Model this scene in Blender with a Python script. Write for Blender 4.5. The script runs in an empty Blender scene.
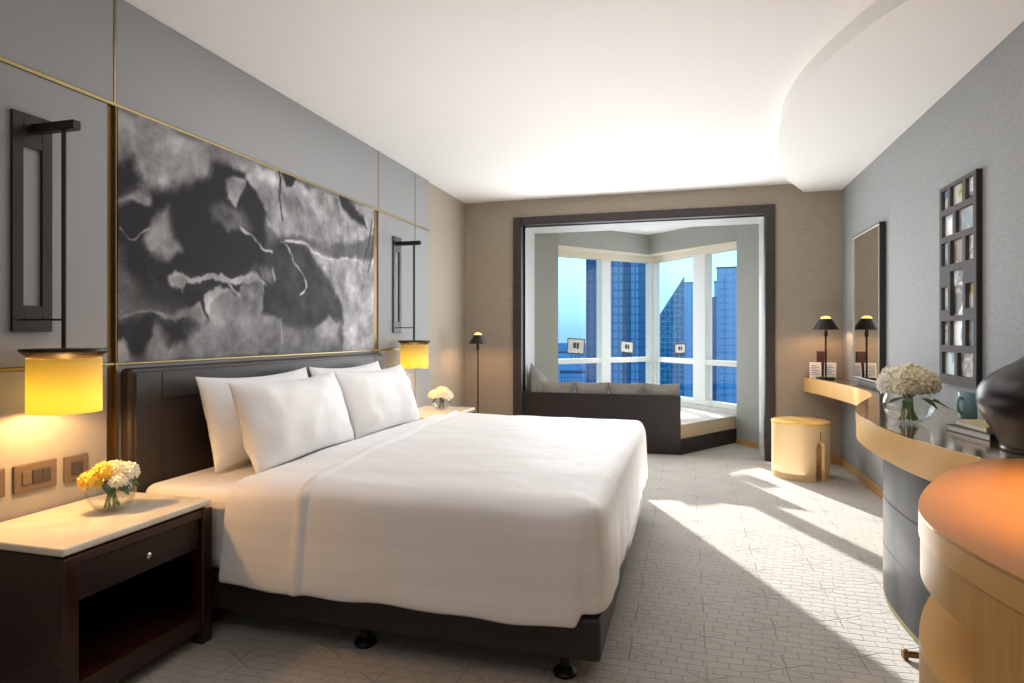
import bpy, math, random
from mathutils import Vector, Matrix, noise
random.seed(7)
R = math.radians
PI = math.pi
scene = bpy.context.scene
COL = scene.collection

# ------------------------------------------------------------------ helpers
def lin(c):
    return tuple(((v/255.)/12.92 if v/255. <= .04045 else ((v/255.+.055)/1.055)**2.4) for v in c) + (1.0,)

class MB:
    """collects shapes, builds ONE mesh object"""
    def __init__(s): s.v = []; s.f = []
    def add(s, vs, fs):
        o = len(s.v); s.v += [tuple(p) for p in vs]; s.f += [tuple(i+o for i in f) for f in fs]; return s
    def box(s, x0, x1, y0, y1, z0, z1, M=None):
        vs = [Vector((x, y, z)) for z in (z0, z1) for y in (y0, y1) for x in (x0, x1)]
        if M is not None: vs = [M @ p for p in vs]
        return s.add(vs, [(0,2,3,1),(4,5,7,6),(0,1,5,4),(2,6,7,3),(0,4,6,2),(1,3,7,5)])
    def prism(s, pts, z0, z1, cap=True, M=None):
        a = sum(pts[i][0]*pts[(i+1) % len(pts)][1]-pts[(i+1) % len(pts)][0]*pts[i][1] for i in range(len(pts)))
        if a < 0: pts = pts[::-1]
        n = len(pts)
        vs = [Vector((p[0], p[1], z0)) for p in pts]+[Vector((p[0], p[1], z1)) for p in pts]
        if M is not None: vs = [M @ p for p in vs]
        fs = [(i, (i+1) % n, n+(i+1) % n, n+i) for i in range(n)]
        if cap: fs += [tuple(range(n))[::-1], tuple(range(n, 2*n))]
        return s.add(vs, fs)
    def lathe(s, prof, seg=32, c=(0,0,0), closed=False, M=None):
        vs = []; fs = []
        n = len(prof)
        for r, z in prof:
            for k in range(seg):
                a = 2*PI*k/seg
                vs.append(Vector((c[0]+r*math.cos(a), c[1]+r*math.sin(a), c[2]+z)))
        if M is not None: vs = [M @ p for p in vs]
        for i in range(n-1 if not closed else n):
            for k in range(seg):
                k2 = (k+1) % seg; i2 = (i+1) % n
                fs.append((i*seg+k, i*seg+k2, i2*seg+k2, i2*seg+k))
        if not closed:
            if prof[0][0] > 1e-6: fs.append(tuple(range(seg))[::-1])
            if prof[-1][0] > 1e-6: fs.append(tuple(range((n-1)*seg, n*seg)))
        return s.add(vs, fs)
    def tube(s, pts, r, seg=10):
        pts = [Vector(p) for p in pts]; n = len(pts)
        rs = r if isinstance(r, (list, tuple)) else [r]*n
        vs = []; fs = []; up = None
        for i, p in enumerate(pts):
            t = (pts[min(i+1, n-1)]-pts[max(i-1, 0)]).normalized()
            if up is None: up = Vector((0,0,1)) if abs(t.z) < .9 else Vector((1,0,0))
            a = t.cross(up).normalized(); b = a.cross(t).normalized(); up = b
            for k in range(seg):
                q = 2*PI*k/seg
                vs.append(p+(a*math.cos(q)+b*math.sin(q))*rs[i])
        for i in range(n-1):
            for k in range(seg):
                k2 = (k+1) % seg
                fs.append((i*seg+k, (i+1)*seg+k, (i+1)*seg+k2, i*seg+k2))
        fs += [tuple(range(seg)), tuple(range((n-1)*seg, n*seg))[::-1]]
        return s.add(vs, fs)
    def surf(s, rows, flip=False):
        n = len(rows); m = len(rows[0])
        fs = []
        for i in range(n-1):
            for j in range(m-1):
                q = (i*m+j, i*m+j+1, (i+1)*m+j+1, (i+1)*m+j)
                fs.append(q[::-1] if flip else q)
        return s.add([p for r in rows for p in r], fs)
    def build(s, name, material, parent=None, smooth=None, bevel=0, sub=0, loc=None, rot=None, segs=2):
        me = bpy.data.meshes.new(name); me.from_pydata(s.v, [], s.f); me.update()
        o = bpy.data.objects.new(name, me); COL.objects.link(o)
        if material: me.materials.append(material)
        if smooth is not None:
            for p in me.polygons: p.use_smooth = True
            if smooth < 180: me.set_sharp_from_angle(angle=R(smooth))
        if bevel:
            b = o.modifiers.new('Bevel', 'BEVEL'); b.width = bevel; b.segments = segs; b.limit_method = 'ANGLE'; b.angle_limit = R(35)
        if sub:
            m = o.modifiers.new('Subsurf', 'SUBSURF'); m.levels = sub; m.render_levels = sub
        if loc: o.location = loc
        if rot: o.rotation_euler = rot
        if parent: o.parent = parent
        return o

def smooth_poly(ps, n=6):      # Catmull-Rom through the points
    out = []
    for i in range(len(ps)-1):
        p0 = Vector(ps[max(i-1, 0)]); p1 = Vector(ps[i]); p2 = Vector(ps[i+1]); p3 = Vector(ps[min(i+2, len(ps)-1)])
        for k in range(n):
            t = k/n
            out.append(tuple(.5*((2*p1)+(p2-p0)*t+(2*p0-5*p1+4*p2-p3)*t*t+(3*p1-p0-3*p2+p3)*t**3)))
    out.append(tuple(ps[-1])); return out
def tag(o, label=None, cat=None, group=None, kind=None):
    if label: o['label'] = label
    if cat: o['category'] = cat
    if group: o['group'] = group
    if kind: o['kind'] = kind
    return o
def thing(name, label, cat, loc=(0,0,0), rz=0, group=None):
    o = bpy.data.objects.new(name, None); COL.objects.link(o); o.empty_display_size = .1
    o.location = loc; o.rotation_euler = (0, 0, rz)
    return tag(o, label, cat, group)
def struct(o): o['kind'] = 'structure'; return o
def copy_tree(o, parent=None):
    c = o.copy(); COL.objects.link(c)
    if parent: c.parent = parent
    for ch in list(o.children): copy_tree(ch, c)
    return c

# ------------------------------------------------------------------ materials
class N:
    def __init__(s, name):
        s.m = bpy.data.materials.new(name); s.m.use_nodes = True
        s.t = s.m.node_tree; s.b = s.t.nodes['Principled BSDF']; s.out = s.t.nodes['Material Output']
    def n(s, typ, **kw):
        x = s.t.nodes.new(typ)
        for k, v in kw.items(): setattr(x, k, v)
        return x
    def l(s, a, b): s.t.links.new(a, b)
    def val(s, op, a, b=None, c=None):
        x = s.n('ShaderNodeMath', operation=op)
        for i, q in enumerate((a, b, c)):
            if q is None: continue
            if isinstance(q, (int, float)): x.inputs[i].default_value = q
            else: s.l(q, x.inputs[i])
        return x.outputs[0]
    def set(s, col=None, rough=None, metal=None, **kw):
        if col is not None: s.b.inputs['Base Color'].default_value = col
        if rough is not None: s.b.inputs['Roughness'].default_value = rough
        if metal is not None: s.b.inputs['Metallic'].default_value = metal
        for k, v in kw.items(): s.b.inputs[k.replace('_', ' ')].default_value = v
        return s
    def ramp(s, fac, stops, interp='LINEAR'):
        r = s.n('ShaderNodeValToRGB'); r.color_ramp.interpolation = interp
        e = r.color_ramp.elements
        while len(e) < len(stops): e.new(.5)
        for i, (p, c) in enumerate(stops): e[i].position = p; e[i].color = c
        s.l(fac, r.inputs[0]); return r.outputs[0]
    def coord(s, kind='Object', scale=(1,1,1), rot=(0,0,0)):
        tc = s.n('ShaderNodeTexCoord'); mp = s.n('ShaderNodeMapping')
        mp.inputs['Scale'].default_value = scale; mp.inputs['Rotation'].default_value = rot
        s.l(tc.outputs[kind], mp.inputs[0]); return mp.outputs[0]
    def noise(s, vec, scale, detail=4, rough=.5, dist=0):
        x = s.n('ShaderNodeTexNoise'); x.inputs['Scale'].default_value = scale; x.inputs['Detail'].default_value = detail
        x.inputs['Roughness'].default_value = rough; x.inputs['Distortion'].default_value = dist
        s.l(vec, x.inputs['Vector']); return x.outputs[0]
    def bump(s, h, strength=.3, dist=.01):
        b = s.n('ShaderNodeBump'); b.inputs['Strength'].default_value = strength; b.inputs['Distance'].default_value = dist
        s.l(h, b.inputs['Height']); s.l(b.outputs[0], s.b.inputs['Normal']); return s

def plain(name, rgb, rough=.5, metal=0, var=.0, nscale=30, bump=0, bdist=.002, **kw):
    k = N(name); k.set(lin(rgb), rough, metal, **kw)
    if var or bump:
        v = k.coord(); f = k.noise(v, nscale, 5)
        if var:
            c = lin(rgb)
            lo = tuple(min(1, x*(1-var)) for x in c[:3])+(1,); hi = tuple(min(1, x*(1+var)) for x in c[:3])+(1,)
            k.l(k.ramp(f, [(.3, lo), (.7, hi)]), k.b.inputs['Base Color'])
        if bump: k.bump(f, bump, bdist)
    return k.m

def wood(name, a, b, rough=.35, scale=(1,1,12), ns=6, coat=.0):
    k = N(name); k.set(None, rough); k.b.inputs['Coat Weight'].default_value = coat
    v = k.coord('Object', scale); f = k.noise(v, ns, 6, .6, 1.2)
    k.l(k.ramp(f, [(.3, lin(a)), (.72, lin(b))]), k.b.inputs['Base Color']); k.bump(f, .08, .002)
    return k.m

def fabric(name, rgb, var=.12, weave=(500, 500, 500), ns=3, rough=.9, bump=.25, stretch=(1,1,1)):
    k = N(name); k.set(lin(rgb), rough); k.b.inputs['Sheen Weight'].default_value = .15
    v = k.coord('Object', stretch)
    f = k.noise(v, ns*20, 6, .65); c = lin(rgb)
    k.l(k.ramp(f, [(.3, tuple(x*(1-var) for x in c[:3])+(1,)), (.7, tuple(min(1, x*(1+var)) for x in c[:3])+(1,))]), k.b.inputs['Base Color'])
    k.bump(f, bump, .003)
    return k.m

def thin_glass(name, tint=(1,1,1,1), refl=.08):
    k = N(name)
    tr = k.n('ShaderNodeBsdfTransparent'); tr.inputs[0].default_value = tint
    gl = k.n('ShaderNodeBsdfGlossy'); gl.inputs['Roughness'].default_value = .02
    fr = k.n('ShaderNodeLayerWeight'); fr.inputs[0].default_value = .5
    mx = k.n('ShaderNodeMixShader')
    k.l(k.val('MULTIPLY_ADD', k.val('POWER', fr.outputs['Facing'], 4), .5, refl), mx.inputs[0]); k.l(tr.outputs[0], mx.inputs[1]); k.l(gl.outputs[0], mx.inputs[2])
    k.l(mx.outputs[0], k.out.inputs[0]); k.t.nodes.remove(k.b)
    return k.m

# carpet: tumbling-block lattice of embossed lines
def carpet():
    k = N('carpet_pile'); k.set(None, .95); k.b.inputs['Sheen Weight'].default_value = .2
    tc = k.n('ShaderNodeTexCoord'); sp = k.n('ShaderNodeSeparateXYZ'); k.l(tc.outputs['Object'], sp.inputs[0])
    wob = k.noise(tc.outputs['Object'], 9, 2)
    X = k.val('ADD', sp.outputs[0], k.val('MULTIPLY', k.val('SUBTRACT', wob, .5), .018)); Y = sp.outputs[1]
    d = .345; w = d*math.sqrt(3)/2*2        # hex lattice, columns staggered
    def cell(v, p, off):                     # v - p*round((v-off)/p) - off
        q = k.val('SUBTRACT', v, off)
        return k.val('SUBTRACT', q, k.val('MULTIPLY', k.val('ROUND', k.val('DIVIDE', q, p)), p))
    ax = cell(X, w, .073); ay = cell(Y, d, .04)
    bx = cell(X, w, .073+w/2); by = cell(Y, d, .04+d/2)
    da = k.val('ADD', k.val('MULTIPLY', ax, ax), k.val('MULTIPLY', ay, ay))
    db = k.val('ADD', k.val('MULTIPLY', bx, bx), k.val('MULTIPLY', by, by))
    sel = k.val('LESS_THAN', db, da)
    def mix(a, b): return k.val('ADD', k.val('MULTIPLY', a, k.val('SUBTRACT', 1, sel)), k.val('MULTIPLY', b, sel))
    px, py = mix(ax, bx), mix(ay, by)
    def ln(c, per, width=.0042):             # 1 on lines c = n*per
        q = k.val('ABSOLUTE', k.val('SUBTRACT', k.val('FRACT', k.val('ADD', k.val('DIVIDE', c, per), .5)), .5))
        q = k.val('MULTIPLY', q, per)
        return k.val('SUBTRACT', 1, k.val('SMOOTH_MIN', k.val('DIVIDE', q, width), 1, .2))
    # six spokes from every star to its neighbours, brick courses between them
    tot = None
    for ca, sa in ((1, 0), (.5, .8660254), (.5, -.8660254)):
        q = k.val('ABSOLUTE', k.val('ADD', k.val('MULTIPLY', px, ca), k.val('MULTIPLY', py, sa)))
        t = k.val('SUBTRACT', 1, k.val('SMOOTH_MIN', k.val('DIVIDE', q, .0048), 1, .2))
        tot = t if tot is None else k.val('MAXIMUM', tot, t)
    rad = k.val('SQRT', k.val('ADD', k.val('MULTIPLY', px, px), k.val('MULTIPLY', py, py)))
    fade = k.n('ShaderNodeMapRange'); fade.inputs['From Min'].default_value = .09; fade.inputs['From Max'].default_value = .125; fade.inputs['To Min'].default_value = 1; fade.inputs['To Max'].default_value = 0
    k.l(rad, fade.inputs['Value'])
    tot = k.val('MULTIPLY', tot, fade.outputs[0])
    big = k.val('FLOOR', k.val('MULTIPLY', k.noise(tc.outputs['Object'], 2.2, 1), 6))
    Yw = k.val('ADD', Y, k.val('MULTIPLY', k.val('SUBTRACT', k.noise(tc.outputs['Object'], 3, 2), .5), .05))
    row = k.val('FLOOR', k.val('DIVIDE', Yw, d/7))
    brick = k.val('MAXIMUM', ln(Yw, d/7), k.val('MULTIPLY', ln(k.val('ADD', X, k.val('MULTIPLY', row, .041)), w/6, .0044), .75))
    tot = k.val('MAXIMUM', tot, k.val('MULTIPLY', brick, .85))
    tot = k.val('MAXIMUM', tot, 0)
    pile = k.noise(tc.outputs['Object'], 260, 3, .7)
    patch = k.noise(tc.outputs['Object'], 5, 3)
    base = k.ramp(k.val('ADD', k.val('MULTIPLY', pile, .75), k.val('MULTIPLY', patch, .25)), [(.3, lin((150, 145, 139))), (.7, lin((186, 181, 174)))])
    mc = k.n('ShaderNodeMix', data_type='RGBA'); k.l(k.val('MULTIPLY', tot, .5), mc.inputs['Factor']); k.l(base, mc.inputs['A']); mc.inputs['B'].default_value = lin((92, 84, 76))
    k.l(mc.outputs['Result'], k.b.inputs['Base Color'])
    k.bump(k.val('SUBTRACT', k.val('MULTIPLY', pile, .35), tot), .6, .006)
    return k.m

def wallpaper(name, rgb, stretch, amt=.1, bstr=.35, scale=30):
    k = N(name); k.set(None, .7)
    v = k.coord('Object', stretch); f = k.noise(v, scale, 6, .65, .3); c = lin(rgb)
    k.l(k.ramp(f, [(.3, tuple(x*(1-amt) for x in c[:3])+(1,)), (.7, tuple(min(1, x*(1+amt)) for x in c[:3])+(1,))]), k.b.inputs['Base Color'])
    k.bump(f, bstr, .004); return k.m

def tower_mat(name, a, b, cellx, cellz, mortar=.12, mottled=0):
    k = N(name); k.set(None, .25); k.b.inputs['Specular IOR Level'].default_value = .3
    tc = k.n('ShaderNodeTexCoord'); sp = k.n('ShaderNodeSeparateXYZ'); k.l(tc.outputs['Object'], sp.inputs[0])
    cb = k.n('ShaderNodeCombineXYZ'); k.l(k.val('ADD', sp.outputs[0], sp.outputs[1]), cb.inputs[0]); k.l(sp.outputs[2], cb.inputs[1])
    br = k.n('ShaderNodeTexBrick'); br.offset = 0; k.l(cb.outputs[0], br.inputs['Vector'])
    br.inputs['Scale'].default_value = 1; br.inputs['Brick Width'].default_value = cellx; br.inputs['Row Height'].default_value = cellz
    br.inputs['Mortar Size'].default_value = mortar
    br.inputs['Color1'].default_value = lin(a); br.inputs['Color2'].default_value = lin(a); br.inputs['Mortar'].default_value = lin(b)
    col = br.outputs['Color']
    if mottled:
        f = k.noise(cb.outputs[0], .5, 4, .6, .6)
        m = k.n('ShaderNodeMix', data_type='RGBA'); k.l(k.ramp(f, [(.54, (0,0,0,1)), (.66, (1,1,1,1))]), m.inputs['Factor'])
        k.l(col, m.inputs['A']); m.inputs['B'].default_value = lin(b); col = m.outputs['Result']
    k.l(col, k.b.inputs['Base Color']); return k.m

M = {}
M['carpet'] = carpet()
M['ceiling'] = plain('ceiling_paint', (238, 236, 233), .9)
M['soffit'] = plain('soffit_paint', (238, 236, 232), .85)
M['beige'] = wallpaper('beige_wall_cloth', (160, 148, 132), (1, 1, 7), .1, .25, 14)
M['right'] = wallpaper('silver_wallpaper', (142, 143, 143), (1, 1, 3), .1, .7, 22)
M['panel'] = wallpaper('grey_wall_fabric', (146, 147, 148), (1, 1, 1), .06, .12, 200)
M['white_panel'] = plain('white_lining', (226, 226, 224), .5)
M['cream'] = plain('cream_paint', (226, 216, 196), .6)
M['greenish'] = wallpaper('grey_green_cloth', (160, 161, 154), (1, 1, .2), .05, .1, 60)
M['gold'] = plain('brushed_brass', (150, 134, 94), .4, 1)
M['gold_dark'] = plain('bronze_reveal', (112, 84, 50), .4, .8)
M['dark_wood'] = wood('dark_walnut', (24, 16, 14), (52, 36, 31), .35, (1, 1, 14))
M['dark_wood_h'] = wood('dark_walnut_horizontal', (24, 17, 16), (46, 34, 31), .5, (1, 6, 22))
M['red_wood'] = wood('dark_mahogany', (26, 11, 8), (66, 33, 22), .25, (3, 1, 16), coat=.3)
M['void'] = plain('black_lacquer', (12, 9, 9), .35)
M['portal'] = wood('espresso_wood', (40, 33, 33), (66, 54, 52), .45, (1, 1, 10))
M['honey'] = wood('honey_wood', (176, 134, 80), (198, 156, 98), .4, (2, 2, 10))
M['bronze'] = plain('dark_bronze', (44, 40, 38), .42, .6)
M['chrome'] = plain('chrome', (225, 225, 225), .12, 1)
M['leather'] = plain('brown_leather', (48, 41, 38), .46, 0, .12, 60, .15, .001)
M['base_fabric'] = plain('brown_base_leather', (46, 38, 34), .5, 0, .1, 80, .1, .001)
M['black'] = plain('black_plastic', (14, 14, 15), .35)
M['sheet'] = fabric('white_sheet', (238, 236, 235), .02, ns=6, bump=.08)
def satin():
    k = N('white_satin_stripe'); k.set(None, .75); k.b.inputs['Sheen Weight'].default_value = .2
    tc = k.n('ShaderNodeTexCoord'); sp = k.n('ShaderNodeSeparateXYZ'); k.l(tc.outputs['Object'], sp.inputs[0])
    mp = k.n('ShaderNodeMapping'); mp.inputs['Scale'].default_value = (.25, 3, 3); k.l(tc.outputs['Object'], mp.inputs[0])
    f = k.noise(mp.outputs[0], 3.5, 3, .5)
    k.l(k.ramp(f, [(.35, lin((232, 230, 230))), (.65, lin((240, 238, 238)))]), k.b.inputs['Base Color'])
    k.l(k.val('MULTIPLY_ADD', f, .3, .42), k.b.inputs['Roughness'])
    k.bump(k.val('ADD', k.noise(tc.outputs['Object'], 7, 4, .5, .4), k.val('MULTIPLY', f, 1.2)), .12, .02); return k.m
M['duvet'] = satin()
M['pillow'] = fabric('white_pillowcase', (240, 239, 239), .015, ns=2, bump=.06)
M['glass'] = thin_glass('window_pane', (.97, .99, 1, 1), .02)
def marble(name, a, b, rough=.12):
    k = N(name); k.set(None, rough); v = k.coord(); f = k.noise(v, 3, 8, .6, 2.5)
    k.l(k.ramp(f, [(.3, lin(a)), (.6, lin(b))]), k.b.inputs['Base Color']); return k.m
M['marble'] = marble('cream_marble', (226, 214, 190), (240, 232, 216))
def shade_mat():
    k = N('yellow_lamp_shade')
    tr = k.n('ShaderNodeBsdfTranslucent'); tr.inputs[0].default_value = (.095, .094, .009, 1)
    df = k.n('ShaderNodeBsdfDiffuse'); df.inputs[0].default_value = lin((245, 215, 160))
    mx = k.n('ShaderNodeMixShader'); mx.inputs[0].default_value = .42
    k.l(tr.outputs[0], mx.inputs[1]); k.l(df.outputs[0], mx.inputs[2]); k.l(mx.outputs[0], k.out.inputs[0]); k.t.nodes.remove(k.b); return k.m
M['shade'] = shade_mat()
def crystal(name, rough=0.0, ior=1.45, col=(1,1,1,1)):
    k = N(name); k.set(col, rough); k.b.inputs['Transmission Weight'].default_value = 1; k.b.inputs['IOR'].default_value = ior; return k.m
M['crystal'] = thin_glass('clear_bowl_glass', (.97, .98, .98, 1), .05)
M['water'] = crystal('water', 0, 1.33)
M['leaf'] = plain('leaf_green', (66, 96, 38), .5, 0, .3, 40)
M['stem'] = plain('stem_green', (112, 142, 60), .5, 0, .2, 40)
M['petal_cream'] = plain('cream_petals', (250, 240, 212), .7, 0, .1, 60)
M['petal_white'] = plain('white_petals', (250, 246, 234), .7, 0, .06, 60)
M['petal_lamp_tint'] = plain('lamp_tinted_petals', (248, 214, 96), .7, 0, .1, 60)  # cream petals with the sconce's yellow light put into their colour
M['lacquer'] = plain('gold_lacquer', (222, 176, 108), .28, .12, .04, 6)
M['lacquer_top'] = plain('copper_lacquer_top', (220, 152, 92), .3, .3, .04, 4)
M['desk_top'] = plain('champagne_metal_top', (206, 182, 150), .13, .9, .03, 4)
M['lacquer_side'] = wood('gold_lacquer_side', (198, 150, 82), (214, 170, 104), .32, (8, 8, 1), 4)
def stone():
    k = N('dark_grey_stone'); k.set(None, .42, Specular_IOR_Level=.25); v = k.coord('Object', (2, 2, 1)); f = k.noise(v, 2.2, 3, .5, .8)
    k.l(k.ramp(f, [(.35, lin((14, 14, 16))), (.62, lin((50, 50, 54)))]), k.b.inputs['Base Color']); return k.m
M['stone'] = stone()
M['seam'] = plain('dark_joint', (22, 22, 24), .6)
M['stool_wood'] = plain('pale_gold_lacquer', (214, 182, 134), .35, .1, .03, 5)
M['stool_top'] = wood('honey_top', (204, 160, 88), (224, 182, 112), .25, (3, 14, 1), 4)
M['linen'] = fabric('grey_linen', (146, 143, 138), .16, ns=3)
M['day_top'] = fabric('pale_daybed_linen', (222, 216, 208), .04, ns=3)
M['day_side'] = fabric('tan_daybed_linen', (196, 176, 142), .05, ns=3)
M['mirror'] = plain('mirror_silver', (235, 232, 226), .01, 1)
M['grey_frame'] = plain('grey_frame_paint', (80, 76, 75), .8)
M['dark_frame'] = plain('dark_frame_edge', (42, 36, 36), .5)
M['white'] = plain('white_card', (232, 228, 222), .6)
M['blacklamp'] = plain('black_glaze', (24, 20, 19), .32, 0, .2, 3)
M['teal'] = plain('teal_glaze', (140, 176, 180), .25, 0, .12, 10)
M['lamp_metal'] = plain('black_lamp_metal', (34, 28, 26), .4, .5)
def emis(name, rgb, s):
    k = N(name); k.set(lin(rgb), .6); k.b.inputs['Emission Color'].default_value = lin(rgb); k.b.inputs['Emission Strength'].default_value = s; return k.m
M['bulb'] = emis('lit_bulb', (255, 214, 120), 1.0)
M['plate'] = plain('bronze_switch_plate', (104, 92, 84), .45, .2)
M['socket'] = plain('dark_switch_insert', (62, 58, 58), .3)

# ------------------------------------------------------------------ setting
XL, XR, YB, ZC, ZS = -2.50, 1.488, 6.889, 2.826, 2.736
YF = -2.6
fl = struct(MB().box(-3.2, 2.2, YF-.2, 9.9, -.12, 0).build('floor', M['carpet']))
# left wall (beige past the panels), panels in front of it
struct(MB().box(XL-.2, XL, YF, YB+.2, 0, ZC+.2).build('wall_left', M['beige']))
zt, zl = 2.33, 1.165
XP = -2.475
# panelled part, one object per fabric panel
panels = []
ys = [(-1.2, .70), (.71, 2.185), (2.228, 4.612), (4.716, 5.435), (5.447, 5.775)]
for (y0, y1) in ys:
    for (z0, z1) in ((.0, zl-.006), (zl+.006, zt-.008), (zt+.008, ZC-.002)):
        if z0 > zt: y0, y1 = {2.185: (.71, 2.218), 4.612: (2.228, 4.708)}.get(y1, (y0, y1))
        if (y0, z0) == (2.228, zl+.006): continue           # the painting hangs here
        p = struct(MB().box(XL+.001, XP, y0, y1, z0, z1).build('wall_panel', M['panel'], bevel=.004)); panels.append(p)
struct(MB().box(XL+.001, XP-.012, 2.228, 4.612, zl+.006, zt-.008).build('wall_panel', M['panel']))
# brass trims
struct(MB().box(XL+.001, XP+.006, -1.2, 5.775, zt-.008, zt+.008).build('trim_1', M['gold'], bevel=.002))
struct(MB().box(XL+.001, XP+.004, -1.2, 5.775, zl-.006, zl+.006).build('trim_2', M['gold'], bevel=.002))
for i, (y0, y1) in enumerate(((2.185, 2.220), (4.620, 4.716))):
    struct(MB().box(XL+.001, XP-.01, y0, y1, 0, zt-.008).build('trim_%d' % (3+i), M['gold_dark']))
    ye = (2.220, 2.228) if i == 0 else (4.612, 4.620)
    struct(MB().box(XL+.001, XP+.008, ye[0], ye[1], 0, zt-.008).build('trim_%d' % (5+i), M['gold'], bevel=.002))
struct(MB().box(XL+.001, XP-.004, 5.435, 5.447, 0, ZC-.002).build('trim_7', M['gold_dark']))
for i, y in enumerate((2.218, 4.708)):
    struct(MB().box(XL+.001, XP+.002, y, y+(.010, .008)[i], zt+.008, ZC-.002).build('trim_%d' % (8+i), M['gold']))
# back wall with the bay opening
OX0, OX1, OZ = -1.823, .782, 2.544
FX0, FX1, FZ = -1.909, .866, 2.627
mb = MB(); mb.box(XL-.2, OX0, YB, YB+.2, 0, ZC+.2); mb.box(OX1, XR+.2, YB, YB+.2, 0, ZC+.2); mb.box(OX0, OX1, YB, YB+.2, OZ, ZC+.2)
struct(mb.build('wall_back', M['beige']))
struct(MB().box(XR, XR+.2, YF, YB+.2, 0, ZC+.2).build('wall_right', M['right']))
struct(MB().box(XL-.2, XR+.2, YF-.2, YF, 0, ZC+.2).build('wall_front', M['beige']))
struct(MB().box(XL-.2, XR+.2, YF, YB+.2, ZC, ZC+.12).build('ceiling', M['ceiling']))
# dark wood portal round the opening
mb = MB()
mb.box(FX0, OX0+.012, YB-.03, YB+.06, 0, FZ); mb.box(OX1-.012, FX1, YB-.03, YB+.06, 0, FZ); mb.box(OX0+.012, OX1-.012, YB-.03, YB+.06, OZ-.012, FZ)
struct(mb.build('trim_10', M['portal'], bevel=.004))
# white lining of the opening
YL = 7.55
mb = MB(); mb.box(OX0-.18, OX0, YB+.06, YL, 0, OZ+.14); mb.box(OX1, OX1+.18, YB+.06, YL, 0, OZ+.14); mb.box(OX0, OX1, YB+.06, YL, OZ, OZ+.14)
struct(mb.build('trim_11', M['white_panel']))
# bay: splayed side walls, window walls at 45 degrees
CW = Vector((-.475, 9.27)); LW = Vector((-1.80, 7.94)); RW = Vector((.80, 7.716))
struct(MB().prism([(OX0, YL), (-1.56, 7.73), (-1.80, 8.0), (-2.1, 8.0), (-2.1, YL)], 0, 2.75).build('wall_bay_left', M['greenish']))
struct(MB().prism([(OX1, YL), (.570, 7.90), (.60, 8.2), (1.2, 8.2), (1.2, YL)], 0, 2.75).build('wall_bay_right', M['greenish']))
struct(MB().prism([(-2.1, YL), (1.2, YL), (1.2, 8.2), (-.45, 9.75), (-2.1, 8.2)], 2.69, 2.8).build('ceiling_bay', M['ceiling']))
# header: green grey face, cream underside towards the glass
HC = Vector((-.52, 8.99)); HL = Vector((-1.568, 7.74)); HR = Vector((.580, 7.955))
def strip(a, b, c, d): return [tuple(a), tuple(b), tuple(c), tuple(d)]
mb = MB(); t = .02
for (p, q) in ((HL, HC), (HC, HR)):
    n = Vector((-(q-p).y, (q-p).x)).normalized()
    mb.prism(strip(p, q, q+n*t, p+n*t), 2.42, 2.69)
struct(mb.build('trim_12', M['greenish']))
mb = MB(); mb.prism([tuple(HL), tuple(HC), tuple(HR), tuple(RW+Vector((.1, -.1))), tuple(CW+Vector((0, .05))), tuple(LW+Vector((-.1, -.1)))], 2.405, 2.42)
struct(mb.build('trim_13', M['cream']))
# honey coloured baseboards
struct(MB().box(FX1, XR, YB-.014, YB, 0, .075).build('baseboard_back', M['honey'], bevel=.003))
struct(MB().box(XR-.014, XR, .6, YB-.014, 0, .075).build('baseboard_right', M['honey'], bevel=.003))
struct(MB().box(XL, FX0, YB-.014, YB, 0, .075).build('baseboard_left', M['honey'], bevel=.003))
d = (Vector((.570, 7.90))-Vector((OX1, YL))).normalized(); n = Vector((-d.y, d.x))
if n.x > 0: n = -n
a = Vector((OX1, YL)); b = Vector((.570, 7.90))
struct(MB().prism([tuple(a), tuple(b), tuple(b+n*.012), tuple(a+n*.012)], 0, .06).build('baseboard_bay', M['honey']))

# windows: frame, mullion, transom, sill, panes
def window(name, A, B, ms0, ms1, zb=.45, zh=2.32):
    """window wall from A (corner) to B; mullion between ms0 and ms1 metres from A"""
    L = (B-A).length; d = (B-A)/L; ang = math.atan2(d.y, d.x)
    w = bpy.data.objects.new(name, None); COL.objects.link(w); w.location = (A.x, A.y, 0); w.rotation_euler = (0, 0, ang); w['kind'] = 'structure'
    sgn = 1
    MB().box(0, L, -.05, .05, zh, 2.41).build('head_rail', M['cream'], w, bevel=.004)
    mb = MB(); mb.box(0, L, -.05, .05, zb-.06, zb); mb.box(0, .095, -.05, .05, zb, zh); mb.box(L-.06, L, -.05, .05, zb, zh)
    mb.build('frame', M['white_panel'], w, bevel=.004)
    MB().box(ms0, ms1, -.06, .06, zb, zh).build('mullion', M['white_panel'], w, bevel=.004)
    for (x0, x1) in ((.095, ms0), (ms1, L-.06)):
        MB().box(x0, x1, -.055, .055, .905, .97).build('transom', M['white_panel'], w, bevel=.004)
        MB().box(x0, x1, -.004, .004, zb, .905).build('pane', M['glass'], w)
        MB().box(x0, x1, -.004, .004, .97, zh).build('pane', M['glass'], w)
    return w
dl = (LW-CW).normalized(); dr = (RW-CW).normalized()
window('window_1', CW, LW, .817, .972)
window('window_2', CW, RW, 1.0-.06, 1.21-.04)
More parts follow.
